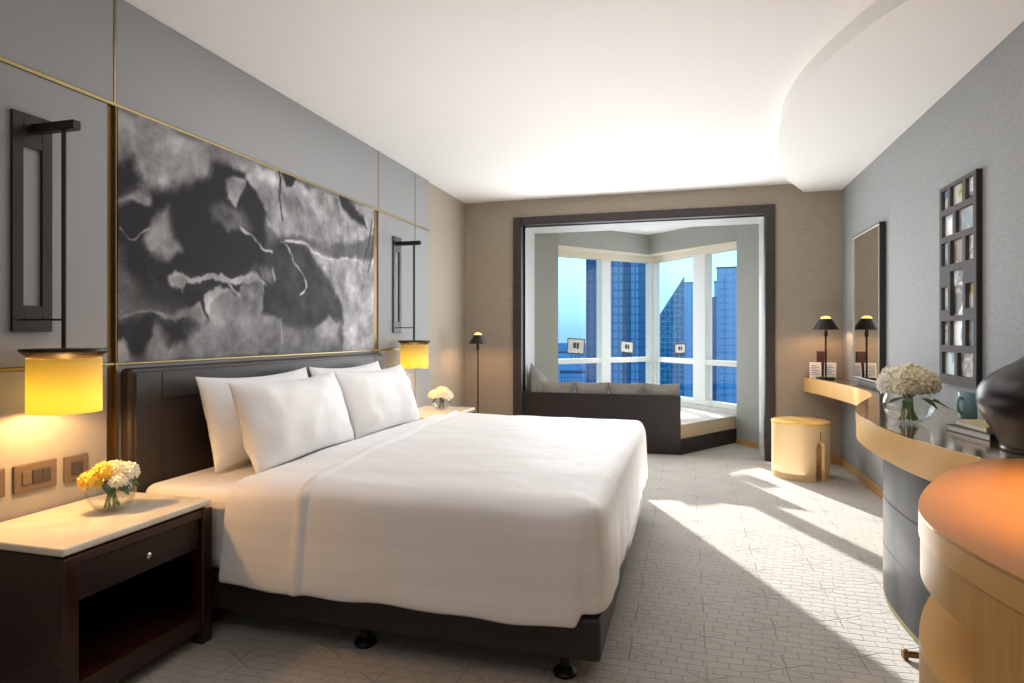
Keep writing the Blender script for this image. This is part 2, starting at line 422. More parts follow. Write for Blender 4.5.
# knee wall below the glass with a white ledge
def off(p, q, k):
    n = Vector((-(q-p).y, (q-p).x)).normalized()
    return n*k
nl = off(CW, LW, 1); nl = nl if nl.y < 0 else -nl
nr = off(CW, RW, 1); nr = nr if nr.y < 0 else -nr
def inner(k):       # corner of the two lines moved in by k
    A1, D1 = CW+nl*k, LW-CW; A2, D2 = CW+nr*k, RW-CW
    den = D1.x*D2.y-D1.y*D2.x; t = ((A2-A1).x*D2.y-(A2-A1).y*D2.x)/den
    return A1+D1*t
KN = .025
mb = MB()
mb.prism([tuple(LW+nl*KN), tuple(inner(KN)), tuple(inner(-.06)), tuple(LW-nl*.06)], 0, .385)
mb.prism([tuple(inner(KN)), tuple(RW+nr*KN), tuple(RW-nr*.06), tuple(inner(-.06))], 0, .385)
struct(mb.build('wall_bay_knee', M['white_panel'], bevel=.004))

# dropped ceiling with a curved edge along the right wall
pts = [(1.60, 6.887), (1.13, 6.887), (1.03, 6.62), (.90, 6.30), (.80, 5.92), (.715, 5.42), (.665, 5.08), (.628, 4.74), (.612, 4.4), (.628, 4.08), (.668, 3.8), (.735, 3.52), (.82, 3.25), (.93, 3.02), (1.06, 2.80), (1.25, 2.55), (1.48, 2.33), (1.60, 2.25)]
sp_ = smooth_poly(pts[1:-1])
struct(MB().prism([(XR-.001, YB-.002)]+sp_+[(XR-.001, 2.33)], ZS, ZC).build('ceiling_soffit', M['soffit'], smooth=40))

# ------------------------------------------------------------------ painting on the left wall
def painting():
    Y0, Y1, Z0, Z1 = 2.228, 4.612, zl+.006, zt-.008
    # outlines in the painting's own frame: a across (0-1000 left to right), b down (0-1000)
    F, TH, H0, CX, hh = 625., math.atan(175/625.), 334., 512., 1.3
    s, c = math.sin(TH), math.cos(TH)
    def P(u, v):
        a = (u-CX)/F; q = (H0-v)/F
        rx, ry = -s+a*c, c+a*s; t = -2.475/rx
        return Vector((ry*t, hh+q*t))
    def A(l): return [P(115+x/3.864, 100+y/3.864) for x, y in l]
    def B(l): return [P(115+x/3.864, 220+y/3.864) for x, y in l]
    polys = [   # outline, grey value, edge softness, wobble
        (A([(-40, 40), (60, 50), (160, 100), (350, 170), (360, 250), (310, 310), (250, 320), (230, 400), (180, 330), (100, 310), (60, 230), (-40, 250)]), .52, .05, .10),
        (A([(-40, 260), (60, 235), (100, 320), (60, 360), (-40, 400)]), .20, .04, .08),
        (A([(360, 180), (520, 230), (620, 270), (560, 330), (540, 420), (470, 280), (370, 240)]), .46, .05, .08),
        (A([(150, 360), (260, 320), (360, 295), (370, 240), (480, 260), (540, 340), (580, 500), (590, 620), (300, 800), (100, 700), (-30, 620), (-40, 420), (100, 400)]), .17, .035, .09),
        (B([(560, 120), (640, 70), (760, 130), (830, 230), (872, 330), (865, 380), (700, 450), (600, 420), (560, 300)]), .30, .05, .08),
        (B([(100, 200), (560, 200), (640, 300), (560, 420), (380, 400), (60, 300)]), .24, .08, .1),
        (B([(-40, 90), (20, 100), (60, 300), (100, 340), (160, 350), (-40, 370)]), .36, .06, .1),
        (A([(410, 310), (450, 290), (500, 305), (490, 360), (465, 410), (430, 370)]), .46, .02, .05),
        (A([(350, 420), (410, 400), (480, 430), (500, 490), (430, 520), (360, 470)]), .36, .05, .15),
        (A([(15, 385), (90, 357), (140, 370), (150, 405), (110, 420), (60, 395)]), .48, .02, .05),
        (B([(110, 60), (150, 0), (210, -50), (225, 70), (262, 110), (200, 145), (140, 100)]), .47, .03, .06),
        (A([(500, 300), (540, 260), (620, 270), (700, 320), (860, 380), (1010, 420), (1010, 520), (860, 560), (740, 540), (620, 520), (570, 440)]), .55, .03, .07),
        (A([(620, 340), (700, 380), (760, 400), (850, 420), (840, 540), (700, 520), (650, 440)]), .45, .06, .1),
        (B([(700, 90), (860, 150), (1010, 150), (1010, 500), (880, 500), (872, 380), (870, 320), (820, 220), (790, 160)]), .58, .03, .06),
        (A([(625, 275), (690, 300), (680, 335), (650, 330)]), .16, .02, .05),
        (A([(850, 365), (900, 380), (950, 450), (970, 500), (930, 470), (880, 420)]), .17, .02, .04),
        (B([(195, 215), (230, 200), (275, 225), (400, 222), (490, 215), (525, 203), (570, 240), (585, 262), (480, 245), (400, 245), (270, 252), (250, 282), (205, 255)]), .56, .015, .03),
        (B([(345, 300), (390, 263), (470, 300), (480, 250), (570, 252), (560, 360), (640, 380), (640, 480), (560, 520), (280, 540), (250, 450), (340, 400), (368, 370)]), .46, .03, .05),
        (B([(340, 300), (390, 262), (460, 285), (400, 290), (370, 310), (370, 370), (352, 350)]), .55, .015, .03),
        (B([(-40, 375), (160, 372), (140, 430), (112, 535), (60, 530), (30, 455), (-40, 480)]), .19, .03, .05),
        (B([(160, 380), (250, 385), (260, 450), (215, 500), (185, 440)]), .22, .03, .05),
        (B([(130, 440), (150, 415), (190, 500), (240, 470), (275, 535), (100, 560)]), .53, .03, .05),
        (B([(-40, 470), (30, 460), (60, 550), (-40, 560)]), .52, .03, .05),
        (B([(290, 340), (320, 325), (350, 375), (330, 410), (290, 385), (180, 378), (200, 366)]), .5, .02, .04),
        (B([(770, 430), (820, 380), (860, 400), (855, 490), (780, 490)]), .58, .04, .06),
        (B([(560, 390), (640, 400), (760, 440), (860, 470), (860, 510), (560, 520)]), .42, .06, .08),
        (B([(580, 180), (610, 200), (600, 245), (560, 235), (555, 190)]), .36, .03, .05),
    ]
    lines = [   # path, grey value, half width
        (B([(628, 78), (670, 120), (710, 190), (733, 250), (710, 288)]), .66, .010),
        (B([(640, 80), (720, 100), (850, 150), (960, 160)]), .68, .013),
        (B([(480, 30), (530, 75), (570, 115), (605, 122)]), .6, .014),
        (B([(612, 190), (614, 230)]), .6, .012), (B([(575, 250), (575, 290)]), .6, .010),
        (B([(640, 400), (635, 470)]), .55, .016),
        (B([(10, 30), (60, 70), (130, 30)]), .5, .008), (B([(0, 370), (120, 352), (200, 372), (300, 370)]), .46, .012),
        (A([(622, 275), (628, 380), (636, 460)]), .12, .012),
        (B([(985, 0), (975, 80), (955, 160)]), .14, .010), (B([(992, 30), (985, 120), (975, 200)]), .2, .014),
        (B([(400, 225), (450, 270), (485, 310)]), .6, .012),
    ]
    def inside(p, poly):
        r = False; n = len(poly); j = n-1
        for i in range(n):
            a, b = poly[i], poly[j]
            if (a.y > p.y) != (b.y > p.y) and p.x < (b.x-a.x)*(p.y-a.y)/(b.y-a.y)+a.x: r = not r
            j = i
        return r
    def segd(p, a, b):
        ab = b-a; t = max(0, min(1, (p-a).dot(ab)/max(ab.length_squared, 1e-9))); return (p-a-ab*t).length
    lines = [([Vector(q) for q in smooth_poly([tuple(v) for v in pl], 5)], a_, b_) for pl, a_, b_ in lines]
    bbs = [(min(q.x for q in pl)-.25, max(q.x for q in pl)+.25, min(q.y for q in pl)-.25, max(q.y for q in pl)+.25) for pl, *_ in polys]
    lbs = [(min(q.x for q in pl)-.12, max(q.x for q in pl)+.12, min(q.y for q in pl)-.12, max(q.y for q in pl)+.12) for pl, *_ in lines]
    nu, nv = 420, 200
    vs = []; cols = []
    for j in range(nv+1):
        for i in range(nu+1):
            y = Y0+(Y1-Y0)*i/nu; z = Z0+(Z1-Z0)*j/nv
            q = Vector((y*2.2, z*2.2, 0)); n1 = noise.fractal(q, 1, 2, 5); n2 = noise.fractal(q+Vector((9, 4, 2)), 1, 2, 5)
            n3 = noise.fractal(Vector((y*9, z*9, 3.)), .8, 2, 4)
            n4 = noise.fractal(Vector((y*14, z*14, 8.)), .8, 2, 3); m1 = noise.fractal(Vector((y*5.5, z*5.5, 1.)), .8, 2, 4); m2 = noise.fractal(Vector((y*5.5, z*5.5, 6.)), .8, 2, 4)
            g = .34
            for k, (pl, val, soft, wob) in enumerate(polys):
                bb = bbs[k]
                if not (bb[0] < y < bb[1] and bb[2] < z < bb[3]): continue
                p = Vector((y+n1*wob*.42+m1*.026+n3*.010, z+n2*wob*.42+m2*.026+n4*.010))
                dd = min(segd(p, pl[m], pl[m-1]) for m in range(len(pl)))
                if not inside(p, pl): dd = -dd
                sf = soft*(.45+1.1*max(0, min(1, .5+n2)))
                t = max(0, min(1, dd/sf*.5+.5)); t = t*t*(3-2*t)
                vv = (val*.66 if val < .32 else val)*(1+.25*m2)
                if -.006 < dd < .02 and val > .4: vv += .03
                g += (vv-g)*t
            for k, (pl, val, wd) in enumerate(lines):
                bb = lbs[k]
                if not (bb[0] < y < bb[1] and bb[2] < z < bb[3]): continue
                p = Vector((y+n1*.035+m1*.02, z+n2*.035+m2*.02))
                dd = min(segd(p, pl[m], pl[m+1]) for m in range(len(pl)-1))
                t = max(0, 1-dd/wd); g += (val-g)*min(1, t*1.4)*(.55+.45*max(0, min(1, .6+n3*2)))
            vn = abs(m1+.35*n3); g = g*(1+.16*n3+.12*m1)+.02*n1+.07*max(0, 1-vn/.045)*max(0, min(1, .5+2*n2)); g = max(.13, (g-.35)*1.12+.365)
            vs.append((XP+.012, y, z)); cols.append((g*1.0, g*.985, g*1.0))
    fs = [(j*(nu+1)+i, j*(nu+1)+i+1, (j+1)*(nu+1)+i+1, (j+1)*(nu+1)+i) for j in range(nv) for i in range(nu)]
    # give it a stretcher depth: border verts pulled back to the wall
    nb = len(vs)
    ring = [i for i in range(nu+1)]+[j*(nu+1)+nu for j in range(1, nv+1)]+[nv*(nu+1)+i for i in range(nu-1, -1, -1)]+[j*(nu+1) for j in range(nv-1, 0, -1)]
    for i in ring: vs.append((XP-.011, vs[i][1], vs[i][2])); cols.append(cols[i])
    m = len(ring)
    for k in range(m): fs.append((ring[k], nb+k, nb+(k+1) % m, ring[(k+1) % m]))
    mb = MB(); mb.add(vs, fs)
    k = N('ink_painting'); k.set(None, .6, Specular_IOR_Level=.15)
    at = k.n('ShaderNodeVertexColor'); at.layer_name = 'ink'; k.l(at.outputs[0], k.b.inputs['Base Color'])
    o = mb.build('wall_painting', k.m)
    ca = o.data.color_attributes.new('ink', 'FLOAT_COLOR', 'POINT')
    for i, cc in enumerate(cols):
        l = tuple(x/12.92 if x <= .04045 else ((x+.055)/1.055)**2.4 for x in cc); ca.data[i].color = (*l, 1)
    tag(o, 'large abstract black grey and white ink painting above the headboard', 'painting')
painting()

# ------------------------------------------------------------------ bed
BY0, BY1, BXF, BXH = 2.25, 4.66, -.30, -2.39
bed = thing('bed', 'wide bed with brown leather headboard and dark base on short black feet', 'bed', (0,0,0))
MB().box(BXH, BXF, BY0, BY1, .112, .268).build('base', M['base_fabric'], bed, smooth=40, bevel=.015, segs=3)
# headboard: padded border round a sunk panel
hb = MB().box(XP+.006, -2.40, 2.235, 4.66, .12, 1.145).build('headboard', M['leather'], bed, smooth=50, bevel=.022, segs=4)
mb = MB()
mb.box(-2.405, -2.391, 2.255, 2.40, .3, 1.125); mb.box(-2.405, -2.391, 4.495, 4.64, .3, 1.125); mb.box(-2.405, -2.391, 2.40, 4.495, .99, 1.125)
mb.build('padded_border', M['leather'], hb, smooth=50, bevel=.0065, segs=3)
MB().box(-2.38, BXF-.03, BY0+.015, BY1-.015, .268, .62).build('mattress', M['sheet'], bed, smooth=50, bevel=.05, segs=4)
for (x, y) in ((-.45, 2.36), (-1.30, 2.36), (-.45, 4.5), (-1.30, 4.5), (-2.1, 2.36), (-2.1, 4.5)):
    MB().lathe([(.045, 0), (.047, .012), (.036, .024), (.02, .032), (.018, .112)], 20, (x, y, 0)).build('foot', M['black'], bed, smooth=40)

# duvet
def duvet():
    rnd = random.Random(3)
    x0, x1 = -1.885, BXF-.012            # head edge and foot edge (top)
    y0, y1 = BY0+.008, BY1-.008
    nx, ny = 120, 90
    zt_ = .675
    def fold_x(y): return -1.515-.10*max(-.2, min(2.5, y-2.24))     # crease where the turned-down part ends
    def topz(x, y):
        q = Vector((x*2.3, y*2.3, .4))
        z = zt_+.010*noise.fractal(q, 1, 2, 4)+.012*math.exp(-((y-3.4)/1.0)**2)
        w = noise.noise(Vector((x*3, y*2.2, 2)))
        z += .004*w
        f = x-fold_x(y)
        z += -.018/(1+math.exp(f*60))                                  # head side lies lower
        z += .026*math.exp(-((f-.005)/.016)**2)                          # rolled lip of the fold
        return z
    # rectangle with softly rounded plan
    def plan(i, j):
        u = i/nx; v = j/ny
        x = x0+(x1-x0)*u; y = y0+(y1-y0)*v
        return x, y
    top = []
    for i in range(nx+1):
        row = []
        for j in range(ny+1):
            x, y = plan(i, j)
            # draw the foot corners in a little
            ex = max(0, (x-(x1-.16))/.16); ey = max(0, ((y0+.16)-y)/.16, (y-(y1-.16))/.16)
            r = math.hypot(ex, ey); pull = max(0, r-1)
            if pull > 0: x -= .035*pull*ex/r*2; y += (.035*pull*ey/r*2)*(1 if y < 3.4 else -1)
            z = topz(x, y)
            e = min(y-y0, y1-y, x1-x)
            z -= .035*math.exp(-max(0, e)/.03)
            row.append(Vector((x, y, z)))
        top.append(row)
    vs = [p for r in top for p in r]; m = ny+1
    fs = [(i*m+j, (i+1)*m+j, (i+1)*m+j+1, i*m+j+1) for i in range(nx) for j in range(ny)]
    # skirt: near side, foot, far side
    path = [(i, 0) for i in range(nx+1)]+[(nx, j) for j in range(1, ny+1)]+[(i, ny) for i in range(nx-1, -1, -1)]
    prev = [i*m+j for i, j in path]
    nrm = []
    for k, (i, j) in enumerate(path):
        n = Vector((0, 0, 0))
        if j == 0: n += Vector((0, -1, 0))
        if j == ny: n += Vector((0, 1, 0))
        if i == nx: n += Vector((1, 0, 0))
        # spread round the corner
        n.normalize(); nrm.append(n)
    for _ in range(4):
        nrm = [((nrm[max(k-1, 0)]+nrm[k]+nrm[min(k+1, len(nrm)-1)]).normalized()) for k in range(len(nrm))]
    prof = [(.010, .012), (.018, .035), (.022, .08), (.024, .14), (.026, .20), (.028, .26), (.030, .32), (.032, .375)]
    Lp = len(path)
    for (o_, d_) in prof:
        cur = []
        for k, (i, j) in enumerate(path):
            b = top[i][j]; n = nrm[k]
            kk = d_/.375
            side = abs(n.y)
            hem = 1.0
            if n.y < -.7: hem = 1.0+.010*math.sin(b.x*7)+.010*math.sin(b.x*19+1)+(-.03*max(0, (-1.7-b.x)/.25))
            if n.x > .7: hem = .90+.012*math.sin(b.y*6)
            wave = .010*kk*noise.noise(Vector((b.x*5, b.y*5, d_*1.5)))+.006*kk*math.sin((b.x+b.y)*23)*(.4+.6*noise.noise(Vector((b.x*2, b.y*2, 5))))
            f = b.x-fold_x(b.y)
            lip = .018*math.exp(-((f-.0)/.018)**2) if n.y < -.5 else 0
            step = 1/(1+math.exp((b.x-(x1-.065))/.0025)) if n.y < -.3 else 0
            corner = .040*kk*step
            if n.y < -.3 and step < .5: hem = .90
            p = b+n*(o_+wave+lip+corner)
            p.z = b.z-d_*hem
            if d_ > .05: p.z = (zt_-.05)-(d_)*hem+(b.z-(zt_-.05))*(1-kk)
            cur.append(len(vs)); vs.append(p)
        for k in range(Lp-1):
            fs.append((prev[k], cur[k], cur[k+1], prev[k+1]))
        prev = cur
    mb = MB(); mb.add(vs, [f[::-1] for f in fs])
    o = mb.build('duvet', M['duvet'], smooth=180)
    so = o.modifiers.new('Solidify', 'SOLIDIFY'); so.thickness = .012; so.offset = -1
    su = o.modifiers.new('Subsurf', 'SUBSURF'); su.levels = 1; su.render_levels = 1
    tag(o, 'white satin-striped duvet spread over the bed with a folded edge', 'duvet')
duvet()

def pillow_mesh(W, H, T, seed, n=26, chop=0.0, pinch=.13):
    rows_f = []; rows_b = []
    rn = random.Random(seed)
    off_ = Vector((rn.random()*20, rn.random()*20, rn.random()*20))
    def pt(u, v, sgn):
        bu = 1-.06*(1-v*v)*abs(u)**3; bv = 1-pinch*(1-u*u)*abs(v)**3
        x = u*W/2*bu; z = v*H/2*bv
        th = T/2*max(0, 1-abs(u)**3.0)**.62*max(0, 1-abs(v)**2.6)**.62
        q = Vector((x*5, z*5, sgn))+off_
        th *= 1+.26*noise.fractal(q, 1, 2, 3)
        ed = (1-abs(u))*(1-abs(v))
        th += (.008*noise.noise(Vector((x*11, z*11, sgn))+off_)+.018*noise.noise(Vector((x*7+z*9, z*3-x*3, sgn))+off_)*(1-ed))*min(1, ed*6)
        if chop: z -= chop*H*max(0, v)*math.exp(-(u/.35)**2)
        return Vector((x, sgn*th, z))
    mb = MB()
    g = [-math.cos(PI*i/n) for i in range(n+1)]
    mb.surf([[pt(u, v, -1) for u in g] for v in g])
    mb.surf([[pt(u, v, 1) for u in g] for v in g], flip=True)
    return mb
def pillow(name, W, H, T, seed, loc, rot, material, label, cat, group=None, chop=0, pinch=.13):
    o = pillow_mesh(W, H, T, seed, chop=chop, pinch=pinch).build(name, material, smooth=180)
    # weld the seam
    import bmesh
    bm = bmesh.new(); bm.from_mesh(o.data); bmesh.ops.remove_doubles(bm, verts=bm.verts, dist=.0008); bm.to_mesh(o.data); bm.free()
    for p in o.data.polygons: p.use_smooth = True
    o.location = loc; o.rotation_euler = rot
    return tag(o, label, cat, group)
# pillow local: width x, thickness y, height z ; turned so width runs along the bed's y
G = 'white pillows on the bed'
pillow('bed_pillow', .92, .48, .20, 1, (-2.245, 2.97, .86), (R(-14), 0, R(90)), M['pillow'], 'white pillow standing against the headboard, the one nearer the marble nightstand in front', 'pillow', G)
pillow('bed_pillow', .92, .48, .20, 2, (-2.245, 3.92, .86), (R(-14), 0, R(90)), M['pillow'], 'white pillow against the headboard mostly hidden behind the farther front pillow', 'pillow', G)
pillow('bed_pillow', .92, .47, .26, 3, (-1.995, 2.915, .855), (R(-20), 0, R(91)), M['pillow'], 'plump white pillow in the front row, nearer and fully visible', 'pillow', G)
pillow('bed_pillow', .90, .47, .26, 4, (-1.995, 3.84, .855), (R(-20), 0, R(89)), M['pillow'], 'plump white pillow in the front row beside the far wall sconce', 'pillow', G)

# ------------------------------------------------------------------ nightstands
def make_nightstand(y0, y1, label):
    x0, x1 = XP+.012, -1.948
    t = thing('nightstand', label, 'nightstand', ((x0+x1)/2, (y0+y1)/2, 0))
    cx, cy = (x0+x1)/2, (y0+y1)/2
    a, b = x0-cx, x1-cx; c, d = y0-cy, y1-cy
    mb = MB()
    p = .055
    for (xx, yy) in ((b-p, c), (b-p, d-p), (a, c), (a, d-p)): mb.box(xx, xx+p, yy, yy+p, 0, .565)      # corner posts
    mb.box(a+.01, b-.012, c+.012, c+.032, .06, .565); mb.box(a+.01, b-.012, d-.032, d-.012, .06, .565)  # sides
    mb.box(a+.005, a+.02, c+.03, d-.03, .06, .565)                                                    # back
    mb.box(b-.05, b-.008, c+p, d-p, .06, .135); mb.box(b-.05, b-.004, c+p, d-p, .53, .565)              # rails
    mb.box(a+.01, b-.02, c+.03, d-.03, .10, .125)                                                     # shelf
    mb.build('carcass', M['red_wood'], t, bevel=.004)
    MB().box(a+.012, b-.03, c+.02, d-.02, .575-.012, .572).build('black_moulding', M['void'], t)
    MB().prism([(a, c), (b-.004, c), (b-.004, d), (a, d)], .572, .60).build('marble_top', M['marble'], t, bevel=.008, segs=3)
    dr = MB().box(a+.06, b-.016, c+p+.004, d-p-.004, .405, .526).build('drawer', M['dark_wood'], t, bevel=.003)
    MB().lathe([(.006, 0), (.005, .012), (.011, .016), (.012, .022), (.007, .027), (0, .028)], 16, M=Matrix.Translation((b-.016, 0, .468)) @ Matrix.Rotation(PI/2, 4, 'Y')).build('knob', M['chrome'], dr, smooth=40)
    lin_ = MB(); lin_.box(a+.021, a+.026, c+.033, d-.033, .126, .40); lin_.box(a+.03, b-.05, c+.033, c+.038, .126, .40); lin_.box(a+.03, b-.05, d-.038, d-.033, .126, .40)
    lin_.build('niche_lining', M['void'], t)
    return t
make_nightstand(1.56, 2.222, 'dark mahogany nightstand with cream marble top in the foreground beside the bed')
make_nightstand(4.86, 5.66, 'nightstand with pale marble top on the far side of the bed')

# ------------------------------------------------------------------ wall sconces
def make_sconce(yc, label, g='bedside wall sconces'):
    t = thing('wall_sconce', label, 'wall lamp', (XP, yc, 1.24), 0, g)
    # local: x out of the wall, z from 1.24
    mb = MB()
    z0, z1 = .07, .915; w = .078
    mb.box(.001, .014, -w, -w+.042, z0, z1); mb.box(.001, .014, w-.042, w, z0, z1); mb.box(.001, .014, -w+.042, w-.042, z1-.13, z1); mb.box(.001, .014, -w+.042, w-.042, z0, z0+.10)
    mb.build('wall_plate', M['bronze'], t, bevel=.002)
    MB().box(.02, .235, -.016, .016, z1-.075, z1-.04).build('arm', M['bronze'], t, bevel=.002)
    MB().tube([(.17, 0, z1-.07), (.17, 0, 0)], .0085, 12).build('rod', M['bronze'], t, smooth=40)
    MB().tube([(.014, -.05, z0+.045), (.17, 0, z0+.045)], .004, 8).build('brace', M['bronze'], t, smooth=40)
    # D-shaped shade: cap, shade
    MB().lathe([(0, -.032), (.112, -.032), (.118, -.026), (.143, -.006), (.143, .004), (.0, .006)], 48, (.175, 0, 0)).build('cap', M['bronze'], t, smooth=40)
    return t
def sconce_shade(t, xoff=.175):
    mb = MB(); r0, r1 = .121, .118
    n = 56; ring = [(r0*math.cos(2*PI*k/n), r0*math.sin(2*PI*k/n)) for k in range(n+1)]
    mb.surf([[Vector((xoff+a, b, z)) for a, b in ring] for z in (-.238, -.17, -.10, -.032)])
    return mb.build('lamp_shade', M['shade'], t, smooth=40)
def bulb_light(name, loc, energy, color, size, parent=None):
    l = bpy.data.lights.new(name, 'POINT'); l.energy = energy; l.color = color; l.shadow_soft_size = size
    o = bpy.data.objects.new(name, l); COL.objects.link(o); o.location = loc
    return o
WARM = (1.0, .54, .19)
for (yc, lab) in ((1.848, 'black wall sconce with yellow shade hanging over the foreground nightstand'), (5.045, 'black wall sconce with yellow shade on the far side of the bed')):
    t = make_sconce(yc, lab)
    sconce_shade(t)
    MB().lathe([(0, -.16), (.018, -.15), (.026, -.125), (.02, -.1), (.014, -.085), (.014, -.032)], 16, (.175, 0, 0)).build('bulb', M['bulb'], t, smooth=60)
    bulb_light('sconce_light', (XP+.175, yc, 1.24-.195), 11.5, WARM, .03)

# switch plates over the foreground nightstand
def plate(yc, zc, w, hgt, label, n):
    t = thing('switch_plate', label, 'switch', (XP, yc, zc), 0, 'switch plates on the panelled wall')
    MB().box(.0005, .011, -w/2, w/2, -hgt/2, hgt/2).build('plate', M['plate'], t, bevel=.003)
    iw = (w-.05)/n
    for k in range(n):
        MB().box(.0105, .016, -w/2+.025+k*iw+.003, -w/2+.025+(k+1)*iw-.003, -hgt/2+.028, hgt/2-.028).build('switch', M['socket'] if k or n == 1 else M['plate'], t, bevel=.002)
plate(1.863, .742, .168, .108, 'wide bronze switch plate with three inserts above the nightstand', 3)
plate(2.032, .739, .105, .108, 'small square bronze switch plate nearest the headboard', 1)
plate(1.70, .742, .095, .108, 'bronze switch plate cut by the left edge of the picture', 1)

# ------------------------------------------------------------------ flowers
def floret(mb, c, n, size, rnd):
    n = n.normalized(); a = n.orthogonal().normalized(); b = n.cross(a)
    rot = rnd.random()*PI
    for k in range(4):
        q = rot+k*PI/2; d = a*math.cos(q)+b*math.sin(q); e = a*math.cos(q+PI/2)+b*math.sin(q+PI/2)
        lift = n*size*.25
        mb.add([c-n*size*.1, c+d*size*.5-e*size*.38+lift*.6, c+d*size*.95+lift*(1+rnd.random()), c+d*size*.5+e*size*.38+lift*.6], [(0, 1, 2, 3)])
def flower_head(c, r, nf, size, seed, squash=.85):
    rnd = random.Random(seed); mb = MB(); c = Vector(c)
    mb.lathe([(0, -r*.6*squash), (r*.6, -r*.4*squash), (r*.84, 0), (r*.62, r*.6*squash), (0, r*.84*squash)], 14, c)
    for i in range(nf):
        z = 1-2*(i+.5)/nf
        if z < -.55: continue
        ph = i*2.39996; rr = math.sqrt(1-z*z)
        n = Vector((rr*math.cos(ph)+rnd.uniform(-.1, .1), rr*math.sin(ph)+rnd.uniform(-.1, .1), z+rnd.uniform(-.1, .1))).normalized()
        p = c+Vector((n.x*r, n.y*r, n.z*r*squash))*rnd.uniform(.88, 1.10)
        floret(mb, p, n, size*rnd.uniform(.8, 1.15), rnd)
    return mb
def leaf_mesh(base, tip, width, droop=.02):
    base = Vector(base); tip = Vector(tip); d = tip-base; s = d.cross(Vector((0, 0, 1))).normalized()
    mb = MB(); rows = []
    for i in range(9):
        t = i/8; w = width*math.sin(PI*min(1, t*.96+.02))**.8
        p = base+d*t+Vector((0, 0, -droop*(t*t)*4+droop*t*2))
        rows.append([p-s*w, p+Vector((0, 0, -w*.25)), p+s*w])
    mb.surf(rows); return mb
def bowl_vase(loc, R_, label, wl=.45):
    t = thing('glass_vase', label, 'vase', loc)
    zc = R_*.82
    prof = []
    for k in range(0, 19):
        a = -PI/2+PI*(.12+.70*k/18)
        prof.append((R_*math.cos(a), zc+R_*math.sin(a)*.92))
    z_off = -prof[0][1]
    prof = [(r, z+z_off) for r, z in prof]
    inner_ = [(max(r-.004, .002), z+.004) for r, z in prof][::-1]
    MB().lathe([(0, 0)]+prof+inner_+[(0, prof[0][1]+.005)], 40).build('bowl', M['crystal'], t, smooth=60)
    wz = prof[-1][1]*wl
    wp = [(r-.006, z+.003) for r, z in prof if z < wz]
    MB().lathe([(0, .006)]+wp+[(wp[-1][0], wz), (0, wz)], 40).build('water', M['crystal'], t, smooth=40)
    return prof[-1][1]
# desk hydrangeas
def bouquet(name, loc, heads, stems_n, R_, neck, label, leaves, seed):
    rnd = random.Random(seed)
    t = thing(name, label, 'flowers', loc)
    for (p, r, nf, sz, mt) in heads:
        flower_head(p, r, nf, sz, rnd.randint(0, 999)).build('flower_head', M[mt], t)
    mb = None
    for i in range(stems_n):
        a = rnd.random()*6.28; b = a+PI+rnd.uniform(-.6, .6)
        h = heads[i % len(heads)]
        p0 = Vector((R_*.5*math.cos(b), R_*.5*math.sin(b), .016)); p2 = Vector(h[0])-Vector((0, 0, h[1]*.3)); p1 = Vector((.2*p2.x, .2*p2.y, neck*.8))
        pts_ = [p0+(p1-p0)*k/4 for k in range(4)]+[p1+(p2-p1)*k/3 for k in range(4)]
        MB().tube(pts_, .005, 7).build('stem', M['stem'], t, smooth=60)
    for (b, q, w, dr_) in leaves: leaf_mesh(b, q, w, dr_).build('leaf', M['leaf'], t, smooth=60)
    return t
DZ = .87      # desk top height
dv = (1.028, 3.42, DZ+.0005)
nk = bowl_vase(dv, .108, 'round clear glass bowl vase on the curved desk')
hz = nk+.012
hy = bouquet('hydrangea_bouquet', dv, [((-.095, -.01, hz), .066, 170, .024, 'petal_white'), ((-.035, -.075, hz+.005), .068, 170, .024, 'petal_cream'), ((.05, -.06, hz+.01), .068, 170, .024, 'petal_cream'), ((.10, .02, hz), .066, 170, .024, 'petal_cream'), ((-.05, .075, hz+.02), .07, 160, .024, 'petal_white'), ((.055, .075, hz+.02), .068, 160, .024, 'petal_cream'), ((.0, .0, hz+.022), .078, 190, .024, 'petal_cream')],
        16, .10, nk*.9, 'cream hydrangea bouquet with dark leaves in the glass bowl on the desk',
        [((.05, -.07, nk-.05), (.20, -.05, nk-.075), .026, .012), ((-.03, -.07, nk-.05), (-.13, -.10, nk-.055), .03, .01), ((-.02, -.08, nk-.05), (-.06, -.17, nk-.075), .028, .01), ((.04, -.08, nk-.05), (.10, -.16, nk-.07), .026, .012), ((.08, .03, nk-.05), (.19, .06, nk-.06), .026, .01)], 5)
hy.scale = (.8, .8, 1)
nv_ = (-2.20, 1.96, .6005)
nk = bowl_vase(nv_, .088, 'small round glass vase on the foreground nightstand', .42)
hz = nk-.012
bouquet('flower_bouquet', nv_, [((-.035, -.055, hz-.005), .042, 110, .013, 'petal_lamp_tint'), ((-.012, -.022, hz+.022), .042, 110, .013, 'petal_lamp_tint'), ((.008, .012, hz+.026), .04, 110, .013, 'petal_cream'), ((.03, .045, hz+.012), .042, 110, .013, 'petal_white'), ((.048, -.012, hz-.012), .03, 70, .012, 'petal_white'), ((-.035, .03, hz+.01), .042, 100, .013, 'petal_cream')],
        6, .055, nk, 'cream and white flowers, some heads tinted with lamp yellow, in the small vase below the near sconce',
        [((.03, .0, nk-.02), (.075, .01, nk-.065), .024, .008), ((.0, -.02, nk-.02), (.055, -.05, nk-.06), .022, .008), ((.03, .03, nk-.015), (.08, .055, nk-.035), .02, .008)], 8)
fv_ = (-2.19, 5.40, .6005)
nk = bowl_vase(fv_, .085, 'small glass vase on the far nightstand', .5)
hz = nk-.005
